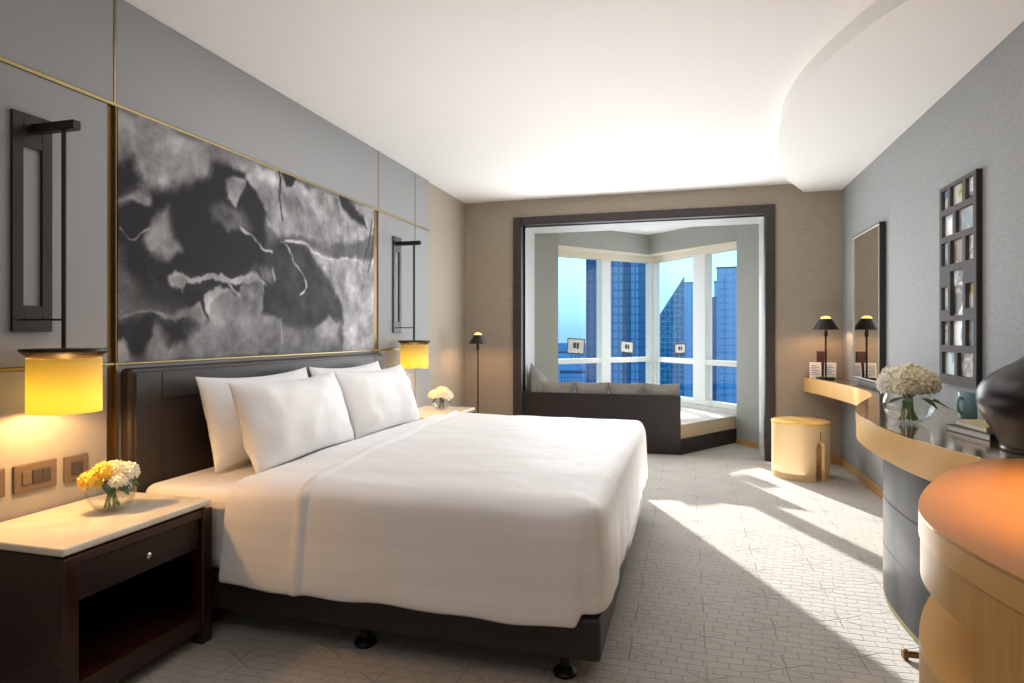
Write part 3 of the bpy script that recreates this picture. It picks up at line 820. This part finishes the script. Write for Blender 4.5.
bouquet('flower_bouquet', fv_, [((-.06, -.03, hz), .05, 90, .018, 'petal_cream'), ((.0, -.05, hz+.015), .052, 90, .018, 'petal_cream'), ((.06, -.01, hz), .05, 90, .018, 'petal_white'), ((.0, .045, hz+.02), .055, 90, .018, 'petal_cream'), ((.0, .0, hz+.03), .055, 90, .018, 'petal_cream')],
        5, .055, nk, 'pale cream flowers in the vase on the far nightstand', [((.0, -.03, nk-.03), (.05, -.08, nk-.05), .02, .01), ((-.02, -.03, nk-.03), (-.06, -.07, nk-.05), .02, .01)], 9)

# ------------------------------------------------------------------ slender lamps
def slim_lamp(name, loc, H, label, cat, base_r, shade_r, shade_h, pole_r, energy):
    t = thing(name, label, cat, loc)
    MB().lathe([(0, 0), (base_r, 0), (base_r, .012), (base_r*.9, .018), (pole_r*1.5, .022), (0, .022)], 32).build('base', M['lamp_metal'], t, smooth=40)
    MB().lathe([(pole_r, .02), (pole_r, H-shade_h-.09)], 12).build('pole', M['lamp_metal'], t, smooth=40)
    zb = H-.025-shade_h
    MB().lathe([(pole_r, zb-.07), (.018, zb-.065), (.018, zb-.02), (.012, zb), (.012, zb+.035), (0, zb+.035)], 16).build('socket', M['lamp_metal'], t, smooth=40)
    MB().lathe([(shade_r, zb), (shade_r*.42, zb+shade_h), (shade_r*.42-.003, zb+shade_h), (shade_r-.004, zb)], 40, closed=True).build('lamp_shade', M['lamp_metal'], t, smooth=50)
    MB().lathe([(shade_r*.40, zb+shade_h-.004), (shade_r*.38, zb+shade_h+.012), (shade_r*.22, zb+shade_h+.024), (0, zb+shade_h+.028)], 24).build('glass_cap', M['bulb'], t, smooth=60)
    bulb_light(name+'_light', (loc[0], loc[1], loc[2]+zb+.03), energy, (1, .56, .26), .03)
slim_lamp('floor_lamp', (-2.18, 6.42, 0), 1.315, 'slim black floor lamp standing in the corner beyond the far nightstand', 'floor lamp', .13, .105, .095, .008, 9)
slim_lamp('table_lamp', (1.275, 6.55, DZ+.0005), .60, 'slim black table lamp with conical shade at the far end of the desk', 'table lamp', .085, .118, .105, .009, 8)

# ------------------------------------------------------------------ daybed
db = thing('daybed', 'dark walnut daybed with pale cushion built into the window bay', 'daybed', (-.9, 6.93, 0))
o = Vector((-.9, 6.93))
def loc2(p): return (p[0]-o.x, p[1]-o.y)
MB().box(OX0+.004-o.x, -.065-o.x, 0, .035, .012, .638).build('back_panel', M['dark_wood_h'], db, bevel=.003)
MB().box(-.065-.04-o.x, -.062-o.x, .0, .036, .638, .640).build('edge_strip', M['dark_wood_h'], db)
kin = inner(.03)
plan_base = [(OX0+.006, 6.966), (-.055, 6.966), (.570, 7.955), (kin.x, kin.y), (-1.655, 7.8), (OX0+.006, 7.56)]
lim = LW+nl*.205
plan_base = [(OX0+.006, 6.966), (-.055, 6.966), (.562, 7.945), tuple(kin), (-1.545, 7.90), (-1.545, 7.74), (OX0+.006, 7.54)]
rR = CW+nr*.03; dR = (RW-CW).normalized()
# where the platform end meets the knee wall on the right
tt = (Vector((.562, 7.93))-rR).dot(dR); pr = rR+dR*tt
plan_base[2] = (pr.x, pr.y)
MB().prism([loc2(p) for p in plan_base], 0, .16).build('platform', M['dark_wood_h'], db, bevel=.003)
ctr = Vector((sum(p[0] for p in plan_base)/7, sum(p[1] for p in plan_base)/7))
cu = [tuple(Vector(p)+(ctr-Vector(p)).normalized()*.012) for p in plan_base]
cs = MB().prism([loc2(p) for p in cu], .162, .305).build('cushion', M['day_side'], db, smooth=40, bevel=.015, segs=3)
MB().prism([loc2(p) for p in cu], .305, .325).build('cushion_top', M['day_top'], cs, smooth=40, bevel=.008, segs=3)
Gc = 'grey linen cushions on the daybed'
xs = [(-1.435, 'first grey linen cushion along the daybed back counting from the left wall'), (-1.045, 'second grey linen cushion along the daybed back counting from the left wall'), (-.66, 'third grey linen cushion along the daybed back counting from the left wall'), (-.275, 'grey linen cushion at the open right end of the daybed back')]
for i, (x, lab) in enumerate(xs):
    pillow('cushion', .40, .43, .17, 20+i, (x, 7.078, .546), (R(5), 0, R([2, -3, 2, -1][i])), M['linen'], lab, 'cushion', Gc, chop=.015, pinch=.05)
pillow('cushion', .50, .50, .17, 31, (-1.70, 7.28, .64), (R(-12), R(24), R(80)), M['linen'], 'tall grey cushion leaning on the white left lining of the bay', 'cushion', Gc)

# little easels with framed cards on the transom
def easel(loc, rz, label, tilt, w=.19, hgt=.16):
    t = thing('framed_card', label, 'photo frame', loc, rz, 'framed cards on the window rail')
    Mx = Matrix.Translation((0, 0, .062)) @ Matrix.Rotation(R(-14), 4, 'X') @ Matrix.Rotation(R(tilt), 4, 'Y')
    mb = MB(); b = .012
    mb.box(-w/2, w/2, -.006, .006, 0, b, Mx); mb.box(-w/2, w/2, -.006, .006, hgt-b, hgt, Mx); mb.box(-w/2, -w/2+b, -.006, .006, b, hgt-b, Mx); mb.box(w/2-b, w/2, -.006, .006, b, hgt-b, Mx)
    mb.build('frame', M['grey_frame'], t)
    cd = MB().box(-w/2+b, w/2-b, -.002, .003, b, hgt-b, Mx).build('card', M['white'], t)
    mb = MB(); mb.box(-.030*w/.19, .004, -.0035, -.0021, hgt*.36, hgt*.72, Mx); mb.box(.010, .034*w/.19, -.0035, -.0021, hgt*.34, hgt*.72, Mx)
    mb.build('picture', M['grey_frame'], cd)
    mb = MB()
    for sx in (-.05, .05): mb.tube([(sx, -.02, 0), (sx, -.012, .05), (sx*.6, .03, .13)], .004, 6)
    mb.tube([(0, .03, .13), (0, .038, 0)], .004, 6); mb.box(-.07, .07, -.024, .006, .036, .043)
    mb.build('easel', M['dark_frame'], t)
ZT = .9705
al = math.atan2((CW-LW).y, (CW-LW).x)
def on(A, B, x):   # point on the window line with this x
    t = (x-A.x)/(B.x-A.x); return (x, A.y+(B.y-A.y)*t)
p = on(LW, CW, -1.455); easel((p[0]+.02, p[1]-.02, ZT), R(14), 'framed card on an easel on the left stretch of window rail', 4, .235, .215)
p = on(LW, CW, -.835); easel((p[0]+.02, p[1]-.02, ZT), R(20), 'framed card on an easel on the rail left of the corner post', 6, .19, .17)
p = on(CW, RW, -.07); easel((p[0]-.02, p[1]-.02, ZT), R(-8), 'framed card on the window rail right of the corner post', -2, .15, .14)
# clear bottle on the ledge
for (x, y, s_, lab) in ((.275, 8.14, 1, 'small clear glass bottle standing on the white window ledge by the right mullion'),):
    t = thing('glass_bottle', lab, 'bottle', (x, y, .3855))
    MB().lathe([(0, 0), (.03, 0), (.033, .01), (.033, .08), (.014, .105), (.012, .13), (.009, .13), (.01, .105), (.029, .078), (.029, .012), (0, .01)], 24).build('body', M['crystal'], t, smooth=50)
    MB().lathe([(.0, .128), (.014, .128), (.015, .15), (0, .152)], 16).build('stopper', M['white'], t, smooth=40)

# ------------------------------------------------------------------ curved desk
edge = [(1.13, 6.872), (1.185, 6.62), (1.245, 6.30), (1.295, 5.90), (1.318, 5.55), (1.305, 5.20), (1.235, 4.86), (1.10, 4.50), (.985, 4.18), (.905, 3.86), (.873, 3.55), (.872, 3.25), (.892, 2.95), (.935, 2.72), (.975, 2.58), (.985, 2.52), (.955, 2.46), (.86, 2.35), (.73, 2.15), (.62, 1.94), (.545, 1.74), (.523, 1.58), (.535, 1.42), (.575, 1.25), (.66, 1.08), (.80, .92), (1.0, .80), (1.25, .74), (1.484, .72)]
es = smooth_poly(edge, 6)
desk = thing('desk', 'long gold lacquered desk with a wavy front edge along the right wall', 'desk', (1.3, 3.4, 0))
do = Vector((1.3, 3.4))
def dl_(ps): return [(p[0]-do.x, p[1]-do.y) for p in ps]
def inset(ps, k):
    out = []
    for i, p in enumerate(ps):
        a = Vector(ps[max(i-1, 0)]); b = Vector(ps[min(i+1, len(ps)-1)]); t_ = (b-a).normalized(); n = Vector((t_.y, -t_.x))
        if n.x < 0 and False: n = -n
        out.append(Vector(p)-n*k)
    return out
# edge runs from far to near: interior is on the +x side; (t.y,-t.x) points to -x for t=(0,-1)
closing = [(1.484, 6.872)]
top_poly = es+[(1.484, 6.872)]
MB().prism(dl_(top_poly), .866, .87).build('top_surface', M['desk_top'], desk, smooth=30)
MB().prism(dl_([tuple(p) for p in inset(es, .0)]+[(1.484, 6.872)]), .813, .866).build('top_slab', M['lacquer'], desk, smooth=30)
# apron under the slab, far part down to the lobe
ap = [p for p in inset(es, .003) if p.y > 2.47]
MB().prism(dl_([tuple(p) for p in ap]+[(1.484, ap[-1].y), (1.484, 6.872)]), .722, .812).build('apron', M['lacquer'], desk, smooth=30)
# stone pedestal
ped = smooth_poly([(1.47, 3.84), (1.25, 3.80), (1.06, 3.72), (.965, 3.58), (.925, 3.38), (.918, 3.15), (.93, 2.95), (.965, 2.78), (1.02, 2.66), (1.12, 2.6), (1.47, 2.6)], 5)
pd = MB().prism(dl_(ped), .03, .722).build('pedestal', M['stone'], desk, smooth=35)
for z in (.27, .50):
    MB().prism(dl_([tuple(p) for p in inset(ped, -.0012)]), z-.003, z+.003, cap=True).build('joint', M['seam'], pd, smooth=35)
MB().prism(dl_([tuple(p) for p in inset(ped, .004)]), 0, .03).build('plinth', M['gold'], desk, smooth=35)

# rounded cabinet below the near lobe
rc = thing('cabinet', 'rounded gold lacquer cabinet under the near end of the desk', 'cabinet', (1.1, 1.6, 0))
co = Vector((1.1, 1.6))
def cl_(ps): return [(p[0]-co.x, p[1]-co.y) for p in ps]
lob = [p for p in es if p[1] <= 2.40]
li = [tuple(p) for p in inset(lob, .004)]
SPLIT = 1.40
fr_ = [p for p in li if p[1] > SPLIT]; nr_ = [p for p in li if p[1] <= SPLIT]
sp_pt = fr_[-1]
# drawer band
MB().prism(cl_(fr_+[(1.484, sp_pt[1]), (1.484, fr_[0][1])]), .715, .8115).build('drawer_band', M['lacquer_side'], rc, smooth=30)
MB().prism(cl_([p for p in es if p[1] <= 2.50]+[(1.484, .72), (1.484, 2.575), (1.30, 2.565), (1.14, 2.545), (1.04, 2.51)]), .8705, .874).build('round_top', M['lacquer_top'], rc, smooth=30)
# near, full-height door
MB().prism(cl_([sp_pt]+nr_+[(1.484, sp_pt[1])]), .04, .8115).build('door', M['lacquer_side'], rc, smooth=30)
# lower drum with open shelf above it
lo_ = [tuple(p) for p in inset(lob, .002)]; lo_f = [p for p in lo_ if p[1] > SPLIT]
MB().prism(cl_(lo_f+[(1.484, lo_f[-1][1]), (1.484, lo_f[0][1])]), .04, .545).build('lower_drum', M['lacquer_side'], rc, smooth=30)
MB().prism(cl_(lo_f+[(1.484, lo_f[-1][1]), (1.484, lo_f[0][1])]), .545, .56).build('shelf', M['lacquer'], rc, smooth=30)
MB().prism(cl_([(p[0]*.5+.72, p[1]*.8+.32) for p in lo_f]+[(1.47, lo_f[-1][1]+.01), (1.47, 2.3)]), .56, .715).build('niche_back', M['lacquer_side'], rc, smooth=30)
MB().prism(cl_([tuple(p) for p in inset(lob, .05)]+[(1.484, .73), (1.484, 2.38)]), 0, .04).build('plinth', M['gold_dark'], rc, smooth=30)

# dark bronze foot under the desk edge
t = thing('door_stop', 'small dark bronze stop lying on the carpet beside the cabinet', 'door stop', (.872, 2.83, 0))
MB().lathe([(.02, -.035), (.02, -.028), (.013, -.022), (.013, .02), (.021, .026), (.021, .038), (.018, .042), (0, .042)], 20, M=Matrix.Translation((0, 0, .0215)) @ Matrix.Rotation(-PI/2, 4, 'Y')).build('body', M['gold_dark'], t, smooth=40)

# stool
def make_stool():
    t = thing('stool', 'pale gold drum stool with an arched cut-out beside the bay opening', 'stool', (1.0, 6.22, 0), R(0))
    r, H = .245, .488
    seg = 96; mb = MB(); rows = []
    arch_w = R(10.5); a0 = R(-58)           # opening faces the camera's right
    def top_open(a):
        d = abs((a-a0+PI) % (2*PI)-PI)
        if d >= arch_w: return 0.0
        return .30+.05*math.sqrt(max(0, 1-(d/arch_w)**2))
    angs = []
    k = 0
    for i in range(seg): angs.append(2*PI*i/seg+a0+PI)
    extra = [a0+q for q in (-arch_w, -arch_w+1e-4, arch_w, arch_w-1e-4)]+[a0+arch_w*q for q in (-.95, -.8, -.6, -.3, 0, .3, .6, .8, .95)]
    angs = sorted(set([((a-a0+PI) % (2*PI))+a0-PI for a in angs+extra]))
    th = .03; n = len(angs); vs = []; fs = []
    for a in angs:
        z0 = top_open(a)
        for rr in (r, r-th):
            vs.append(Vector((rr*math.cos(a), rr*math.sin(a), z0))); vs.append(Vector((rr*math.cos(a), rr*math.sin(a), H)))
    for i in range(n):
        j = (i+1) % n; A, B = i*4, j*4
        fs += [(A, B, B+1, A+1), (A+2, A+3, B+3, B+2), (A, A+2, B+2, B), (A+1, B+1, B+3, A+3)]
    mb.add(vs, fs)
    mb.build('body', M['stool_wood'], t, smooth=40)
    MB().lathe([(0, H), (r+.004, H), (r+.006, H+.008), (r+.004, H+.022), (r-.006, H+.026), (0, H+.026)], 64).build('seat', M['stool_top'], t, smooth=40)
    MB().box(r*.2, r+.0015, -.0035, .0035, .36, .435, Matrix.Rotation(a0, 4, 'Z')).build('slot', M['seam'], t)
make_stool()

# ------------------------------------------------------------------ right wall: mirror, photo collage
mr = thing('wall_mirror', 'tall rectangular mirror in a thin dark frame on the right wall', 'mirror', (XR, 5.870, .905))
w2, hm, dp = .415, 1.27, .046
mb = MB(); b = .012
mb.box(-dp, -.001, -w2, -w2+b, 0, hm); mb.box(-dp, -.001, w2-b, w2, 0, hm); mb.box(-dp, -.001, -w2+b, w2-b, 0, b); mb.box(-dp, -.001, -w2+b, w2-b, hm-b, hm)
mb.build('frame', M['dark_frame'], mr)
mb = MB(); q = .005
mb.box(-dp-.001, -dp+.007, -w2+b, -w2+b+q, b, hm-b); mb.box(-dp-.001, -dp+.007, w2-b-q, w2-b, b, hm-b); mb.box(-dp-.001, -dp+.007, -w2+b+q, w2-b-q, b, b+q); mb.box(-dp-.001, -dp+.007, -w2+b+q, w2-b-q, hm-b-q, hm-b)
mb.build('inner_edge', M['white_panel'], mr)
MB().box(-dp+.008, -dp+.014, -w2+b+.002, w2-b-.002, b+.002, hm-b-.002).build('glass', M['mirror'], mr)

cf = thing('photo_collage', 'tall grey collage frame holding sixteen small photographs', 'photo frame', (XR, 4.058, 1.01))
Wc, Hc, dc = .485, 1.155, .03
# openings (y from far edge 0 to near edge .58, z from the bottom), rows as in the frame
ops = []
def rowz(z0, z1, spans): 
    for (a_, b_) in spans: ops.append((a_, b_, z0, z1))
rowz(.055, .185, [(.035, .215), (.255, .455)])
rowz(.225, .365, [(.028, .12), (.155, .32), (.36, .458)])
rowz(.43, .565, [(.028, .12), (.36, .458)]); ops.append((.155, .325, .395, .65))
rowz(.69, .825, [(.028, .12), (.155, .32), (.36, .458)])
rowz(.86, .985, [(.035, .19), (.23, .455)])
rowz(1.02, 1.135, [(.028, .12), (.155, .32), (.36, .458)])
# grid of the face with holes
yc_ = sorted(set([0, Wc]+[round(o_[k], 4) for o_ in ops for k in (0, 1)])); zc_ = sorted(set([0, Hc]+[round(o_[k], 4) for o_ in ops for k in (2, 3)]))
mb = MB()
for i in range(len(yc_)-1):
    for j in range(len(zc_)-1):
        ym, zm = (yc_[i]+yc_[i+1])/2, (zc_[j]+zc_[j+1])/2
        if any(o_[0] < ym < o_[1] and o_[2] < zm < o_[3] for o_ in ops): continue
        mb.box(-dc, -.006, Wc/2-yc_[i+1], Wc/2-yc_[i], zc_[j], zc_[j+1])
fo = mb.build('frame', M['grey_frame'], cf)
MB().box(-.007, -.0005, -Wc/2, Wc/2, 0, Hc).build('backing', M['dark_frame'], cf)
mb = MB(); mb.box(-dc+.001, -.001, -Wc/2-.006, -Wc/2, -.002, Hc+.002); mb.box(-dc+.001, -.001, Wc/2, Wc/2+.006, -.002, Hc+.002)
mb.build('side_strip', M['dark_frame'], cf)
def photo_mat(i, cols):
    k = N('photo_print'); k.set(None, .55)
    v = k.coord('Object', (1, 1, 1)); mp = k.n('ShaderNodeVectorMath', operation='ADD'); k.l(v, mp.inputs[0]); mp.inputs[1].default_value = (i*3.1, i*1.7, i*.9)
    f = k.noise(mp.outputs[0], 8, 3, .5, .5)
    sp = k.n('ShaderNodeSeparateXYZ'); k.l(v, sp.inputs[0])
    k.l(k.ramp(f, [(.3+.12*j, lin(c_)) for j, c_ in enumerate(cols)]), k.b.inputs['Base Color']); return k.m
palette = [[(40, 66, 80), (96, 150, 170), (190, 205, 208)], [(92, 130, 160), (205, 208, 206), (120, 100, 90)], [(60, 110, 130), (225, 228, 228), (90, 80, 76)], [(58, 92, 110), (120, 170, 185), (236, 238, 238)], [(110, 80, 66), (190, 170, 150), (120, 140, 150)], [(52, 105, 140), (110, 165, 195), (226, 226, 222)], [(60, 50, 46), (176, 172, 80), (196, 198, 206)], [(120, 160, 168), (238, 240, 240), (70, 70, 72)]]
for i, o_ in enumerate(ops):
    MB().box(-.0105, -.0072, Wc/2-o_[1]-.004, Wc/2-o_[0]+.004, o_[2]-.004, o_[3]+.004).build('photo', photo_mat(i, palette[i % 8]), cf)

# ------------------------------------------------------------------ things on the desk
ZD = DZ+.0005
# black gourd vase
bl = thing('gourd_vase', 'big glossy black gourd-shaped vase at the near end of the desk', 'vase', (1.252, 2.712, ZD))
prof = [(0, 0), (.125, 0), (.13, .008), (.128, .016), (.138, .04), (.165, .09), (.192, .14), (.203, .185), (.197, .225), (.172, .265), (.13, .298), (.09, .322), (.062, .345), (.05, .375), (.047, .42), (.056, .455), (.06, .47), (.05, .472), (.04, .44)]
MB().lathe([tuple(p) for p in smooth_poly([(a, b) for a, b in prof[1:-1]], 3)], 56).build('body', M['blacklamp'], bl, smooth=60)
# mug
mg = thing('mug', 'teal glazed mug standing on the desk below the photo collage', 'mug', (1.365, 3.66, ZD), R(215))
mg.scale = (.86, .86, 1.06)
MB().lathe([(0, 0), (.042, 0), (.047, .006), (.047, .125), (.045, .128), (.043, .125), (.043, .012), (0, .01)], 36).build('body', M['teal'], mg, smooth=50)
MB().tube([(.045, 0, .10), (.066, 0, .105), (.082, 0, .09), (.085, 0, .065), (.075, 0, .04), (.046, 0, .03)], .008, 10).build('handle', M['teal'], mg, smooth=60)
# books
def book(name, loc, rz, L, W, T, cover, label, g='books stacked on the desk'):
    t = thing(name, label, 'book', loc, rz, g)
    mb = MB(); mb.box(-L/2, L/2, -W/2, W/2, 0, .003); mb.box(-L/2, L/2, -W/2, W/2, T-.003, T); mb.box(-L/2, -L/2+.004, -W/2, W/2, .003, T-.003)
    mb.build('cover', plain('book_cover', cover, .4), t)
    MB().box(-L/2+.005, L/2-.004, -W/2+.004, W/2-.004, .0035, T-.0035).build('pages', M['white'], t)
book('book', (1.245, 3.09, ZD), R(100), .30, .21, .028, (52, 60, 66), 'dark grey book at the bottom of the stack by the black vase')
book('book', (1.25, 3.095, ZD+.0285), R(94), .26, .18, .022, (214, 196, 140), 'cream book on top of the dark book by the black vase')
book('book', (1.36, 3.36, ZD), R(82), .20, .14, .02, (52, 80, 72), 'small dark green book lying between mug and stacked books')
# cards by the lamp
cd = thing('card_stand', 'pair of white printed cards standing behind the slim table lamp', 'cards', (1.27, 6.66, ZD), R(-10))
for i, (x, a_, w_) in enumerate(((-.062, 10, .105), (.062, -12, .105))):
    Mx = Matrix.Translation((x, 0, 0)) @ Matrix.Rotation(R(a_), 4, 'Z') @ Matrix.Rotation(R(-8), 4, 'X')
    c_ = MB().box(-w_/2, w_/2, 0, .003, 0, .155, Mx).build('card', M['white'], cd)
    mb = MB()
    for j in range(6):
        mb.box(-w_/2+.015, w_/2-.02-(.02 if j % 2 else 0), -.0012, -.0001, .035+j*.017, .040+j*.017, Mx)
    mb.build('print', M['grey_frame'], c_)
cb = thing('card_holder', 'dark red box standing behind the white cards', 'box', (1.275, 6.74, ZD), R(-6))
MB().box(-.045, .045, -.02, .02, 0, .255).build('body', plain('dark_red_lacquer', (78, 40, 36), .4), cb, bevel=.003)
MB().box(-.047, .047, -.022, .022, .255, .262).build('lid', plain('red_lid', (96, 52, 46), .4), cb, bevel=.002)

# ------------------------------------------------------------------ city outside
GZ = -130
def far(u, D):   # ray in plan
    TH = math.atan(175/625.); a = (u-512)/625.; s, c = math.sin(TH), math.cos(TH)
    return ((-s+a*c)*D, (c+a*s)*D)
def block(name, x, y, w, dpt, ztop, material, label, rz=15.6, parent=None):
    if parent is None: t = thing(name, label, 'building', (x, y, GZ), R(rz), 'towers outside the windows')
    else: t = parent
    return t
def ztop_(v, D): return 1.3+(334-v)/625*D-GZ
TM = {'dark': tower_mat('dark_blue_facade', (34, 80, 126), (24, 60, 100), 2.2, 3.6, .3), 'mid': tower_mat('mid_blue_facade', (92, 150, 196), (58, 116, 168), 2.4, 3.4, .45),
      'light': tower_mat('light_blue_facade', (102, 156, 202), (84, 136, 186), 3.5, 3.4, .35), 'navy': tower_mat('navy_facade', (32, 92, 140), (24, 74, 122), 4, 3.4, .3), 'mott': tower_mat('mirror_glass_facade', (26, 86, 126), (72, 140, 176), 3, 3.4, .2, 1)}
roofm = plain('flat_roof', (26, 52, 88), 1, Specular_IOR_Level=0.0)
def tower(D, u0, u1, vtop, key, label, depth=24, parts=()):
    x, y = far((u0+u1)/2, D); w = (u1-u0)/625*D
    t = thing('tower', label, 'building', (x, y, GZ), math.atan2(-x, y), 'towers outside the windows')
    H = ztop_(vtop, D)
    MB().box(-w/2, w/2, 0, depth, 0, H-.8).build('facade', TM[key], t)
    MB().box(-w/2-.2, w/2+.2, -.2, depth+.2, H-.8, H).build('roof', roofm, t)
    for (a_, b_, v2, k2, proud, nm) in parts:
        xa = (a_-(u0+u1)/2)/625*D; xb = (b_-(u0+u1)/2)/625*D
        MB().box(xa, xb, -proud, 0, 0, ztop_(v2, D)).build(nm, TM[k2], t)
    return t
tower(240, 586, 602, 225, 'dark', 'dark blue tower seen at the edge of the leftmost pane', 20)
tower(262, 603, 652, 225, 'navy', 'broad blue tower filling the pane left of the corner post', 26, [(604, 622.5, 258, 'mid', 1.2, 'pale_bay'), (631, 638, 262, 'mid', .8, 'window_stack'), (624.5, 629, 275, 'navy', 1.5, 'rib')])
# slant-topped tower
D = 400; x, y = far(670, D); w = 28/625*D
t = thing('tower', 'dark glass tower with a steeply slanted top', 'building', (x, y, GZ), math.atan2(-x, y), 'towers outside the windows')
zl_, zr_ = ztop_(322, D), ztop_(277, D)
mb = MB(); vs = []
for yy in (0, 24): vs += [(-w/2, yy, 0), (w/2, yy, 0), (w/2, yy, zr_), (-w/2, yy, zl_)]
mb.add(vs, [(0, 1, 2, 3), (7, 6, 5, 4), (1, 5, 6, 2), (4, 0, 3, 7), (4, 5, 1, 0)]); mb.build('facade', TM['mott'], t)
MB().add([vs[3], vs[2], vs[6], vs[7]]+[v_ for v_ in [(p[0], p[1], p[2]+.6) for p in (vs[3], vs[2], vs[6], vs[7])]], [(0, 3, 2, 1), (4, 5, 6, 7), (0, 1, 5, 4), (1, 2, 6, 5), (2, 3, 7, 6), (3, 0, 4, 7)]).build('slanted_roof', roofm, t)
tower(450, 683.5, 700, 282, 'light', 'pale blue tower right behind the slant-topped tower')
tower(300, 717.5, 750, 266.5, 'light', 'stepped light blue tower in the rightmost pane', 22, [(721, 728, 277, 'mid', .6, 'recessed_bay')])
tower(390, 714.3, 717.6, 281, 'light', 'slim pale annex on the left of the stepped tower')
tower(330, 712, 717, 297, 'navy', 'low dark tower left of the stepped tower')
tower(700, 530, 575, 352, 'light', 'low hazy block far off below the horizon in the leftmost pane')
tower(520, 560, 586, 372, 'mid', 'squat blue block at the foot of the dark tower')
tower(560, 655, 700, 372, 'navy', 'low dark block below the slant-topped tower', 20)
# ground
k = N('hazed_city_ground'); k.set(None, 1, Specular_IOR_Level=0.0); v = k.coord('Object', (1, 1, 1)); vo = k.n('ShaderNodeTexVoronoi'); vo.inputs['Scale'].default_value = .02; k.l(v, vo.inputs['Vector'])
k.l(k.ramp(vo.outputs['Distance'], [(.1, lin((34, 72, 118))), (.8, lin((50, 92, 140)))]), k.b.inputs['Base Color'])  # distance haze put into the ground as a blue colour
struct(MB().box(-6000, 6000, 60, 9000, GZ-1, GZ).build('ground', k.m))

# ------------------------------------------------------------------ light
wd = bpy.data.worlds.new('World'); scene.world = wd; wd.use_nodes = True
nt = wd.node_tree; bg = nt.nodes['Background']
tc = nt.nodes.new('ShaderNodeTexCoord'); sp = nt.nodes.new('ShaderNodeSeparateXYZ'); nt.links.new(tc.outputs['Generated'], sp.inputs[0])
rp = nt.nodes.new('ShaderNodeValToRGB'); nt.links.new(sp.outputs[2], rp.inputs[0])
e = rp.color_ramp.elements
e[0].position = 0; e[0].color = lin((132, 184, 236)); e[1].position = .10; e[1].color = lin((188, 250, 255))
x = e.new(.04); x.color = lin((158, 214, 250)); x = e.new(.5); x.color = lin((200, 236, 250)); x = e.new(1); x.color = lin((190, 225, 245))
nt.links.new(rp.outputs[0], bg.inputs[0]); bg.inputs[1].default_value = 1.3

sun = bpy.data.lights.new('sun', 'SUN'); sun.energy = 10; sun.angle = R(.6); sun.color = (1, .95, .87)
so = bpy.data.objects.new('sun', sun); COL.objects.link(so); so.location = (-4, 14, 8)
sd = Vector((.42, -.908, 0)).normalized()*math.cos(R(18.5))+Vector((0, 0, -math.sin(R(18.5))))
so.rotation_euler = sd.to_track_quat('-Z', 'Y').to_euler()

def area(name, loc, target, sx, sy, energy, color):
    l = bpy.data.lights.new(name, 'AREA'); l.shape = 'RECTANGLE'; l.size = sx; l.size_y = sy; l.energy = energy; l.color = color
    o = bpy.data.objects.new(name, l); COL.objects.link(o); o.location = loc
    o.rotation_euler = (Vector(target)-Vector(loc)).to_track_quat('-Z', 'Y').to_euler(); return o
area('ceiling_light', (-.5, .9, 2.78), (-.5, 1.9, 0), 3.0, 2.2, 15, (1, .95, .9))  # added fill near the ceiling, no fixture there
area('ceiling_light', (-.9, 3.7, 2.81), (-.9, 3.75, 0), 2.2, 2.4, 17, (1, .98, .97))  # added fill for the bed top, no lamp hangs there
area('rear_fill', (-.3, -2.3, 1.9), (-.3, 4, 1.9), 2.6, 1.4, 6, (1, .95, .9))  # unseen fill added behind the camera
area('daylight_fill', (-.93, 8.50, 1.45), (.3, 7.27, 1.40), 1.35, 1.75, 9, (.93, .97, 1))  # added area fill inside the left glass, lifts the bay
area('daylight_fill', (-.02, 8.47, 1.45), (-1.1, 7.2, 1.40), 1.25, 1.75, 8, (.93, .97, 1))  # matching added fill inside the right glass
area('daylight_fill', (-.52, 6.93, 1.60), (-.52, 3, 1.52), 2.4, 1.75, 58, (.95, .98, 1))  # added fill across the bay opening, stands in for window light
area('floor_bounce_fill', (.35, 5.0, .06), (.35, 5.0, 3), 1.3, 2.6, 19, (1, .97, .93))  # unseen upward fill standing in for sun bounced off the carpet
area('bed_bounce_fill', (-.85, 3.5, .74), (-.85, 3.5, 3), 1.0, 1.8, 12, (1, .98, .96))  # unseen upward fill above the duvet, added to lift the ceiling
def spot(name, loc, target, energy, color, angle, blend=1.0, r=0.0):
    l = bpy.data.lights.new(name, 'SPOT'); l.energy = energy; l.color = color; l.spot_size = R(angle); l.spot_blend = blend; l.shadow_soft_size = r
    o = bpy.data.objects.new(name, l); COL.objects.link(o); o.location = loc
    o.rotation_euler = (Vector(target)-Vector(loc)).to_track_quat('-Z', 'Y').to_euler(); return o
spot('desk_spot_fill', (1.22, 1.75, 2.70), (1.22, 1.75, 0), 300, (1, .60, .26), 46, .8)  # added warm spot fill that makes the round top glow, no fixture

# ------------------------------------------------------------------ camera, colour
cam = bpy.data.cameras.new('camera'); co_ = bpy.data.objects.new('camera', cam); COL.objects.link(co_)
cam.sensor_width = 36; cam.lens = 625/1024*36; cam.shift_y = -7.5/1024; cam.clip_start = .05; cam.clip_end = 20000
co_.location = (0, 0, 1.3); co_.rotation_euler = (R(90), 0, math.atan(175/625.))
scene.camera = co_
vs_ = scene.view_settings; vs_.view_transform = 'Standard'; vs_.look = 'None'; vs_.exposure = .3; vs_.gamma = 1; vs_.use_curve_mapping = False
cy = scene.cycles
cy.use_denoising = True; cy.max_bounces = 10; cy.diffuse_bounces = 6; cy.transparent_max_bounces = 24; cy.transmission_bounces = 8; cy.glossy_bounces = 5
cy.sample_clamp_indirect = 6; cy.caustics_reflective = False; cy.caustics_refractive = False
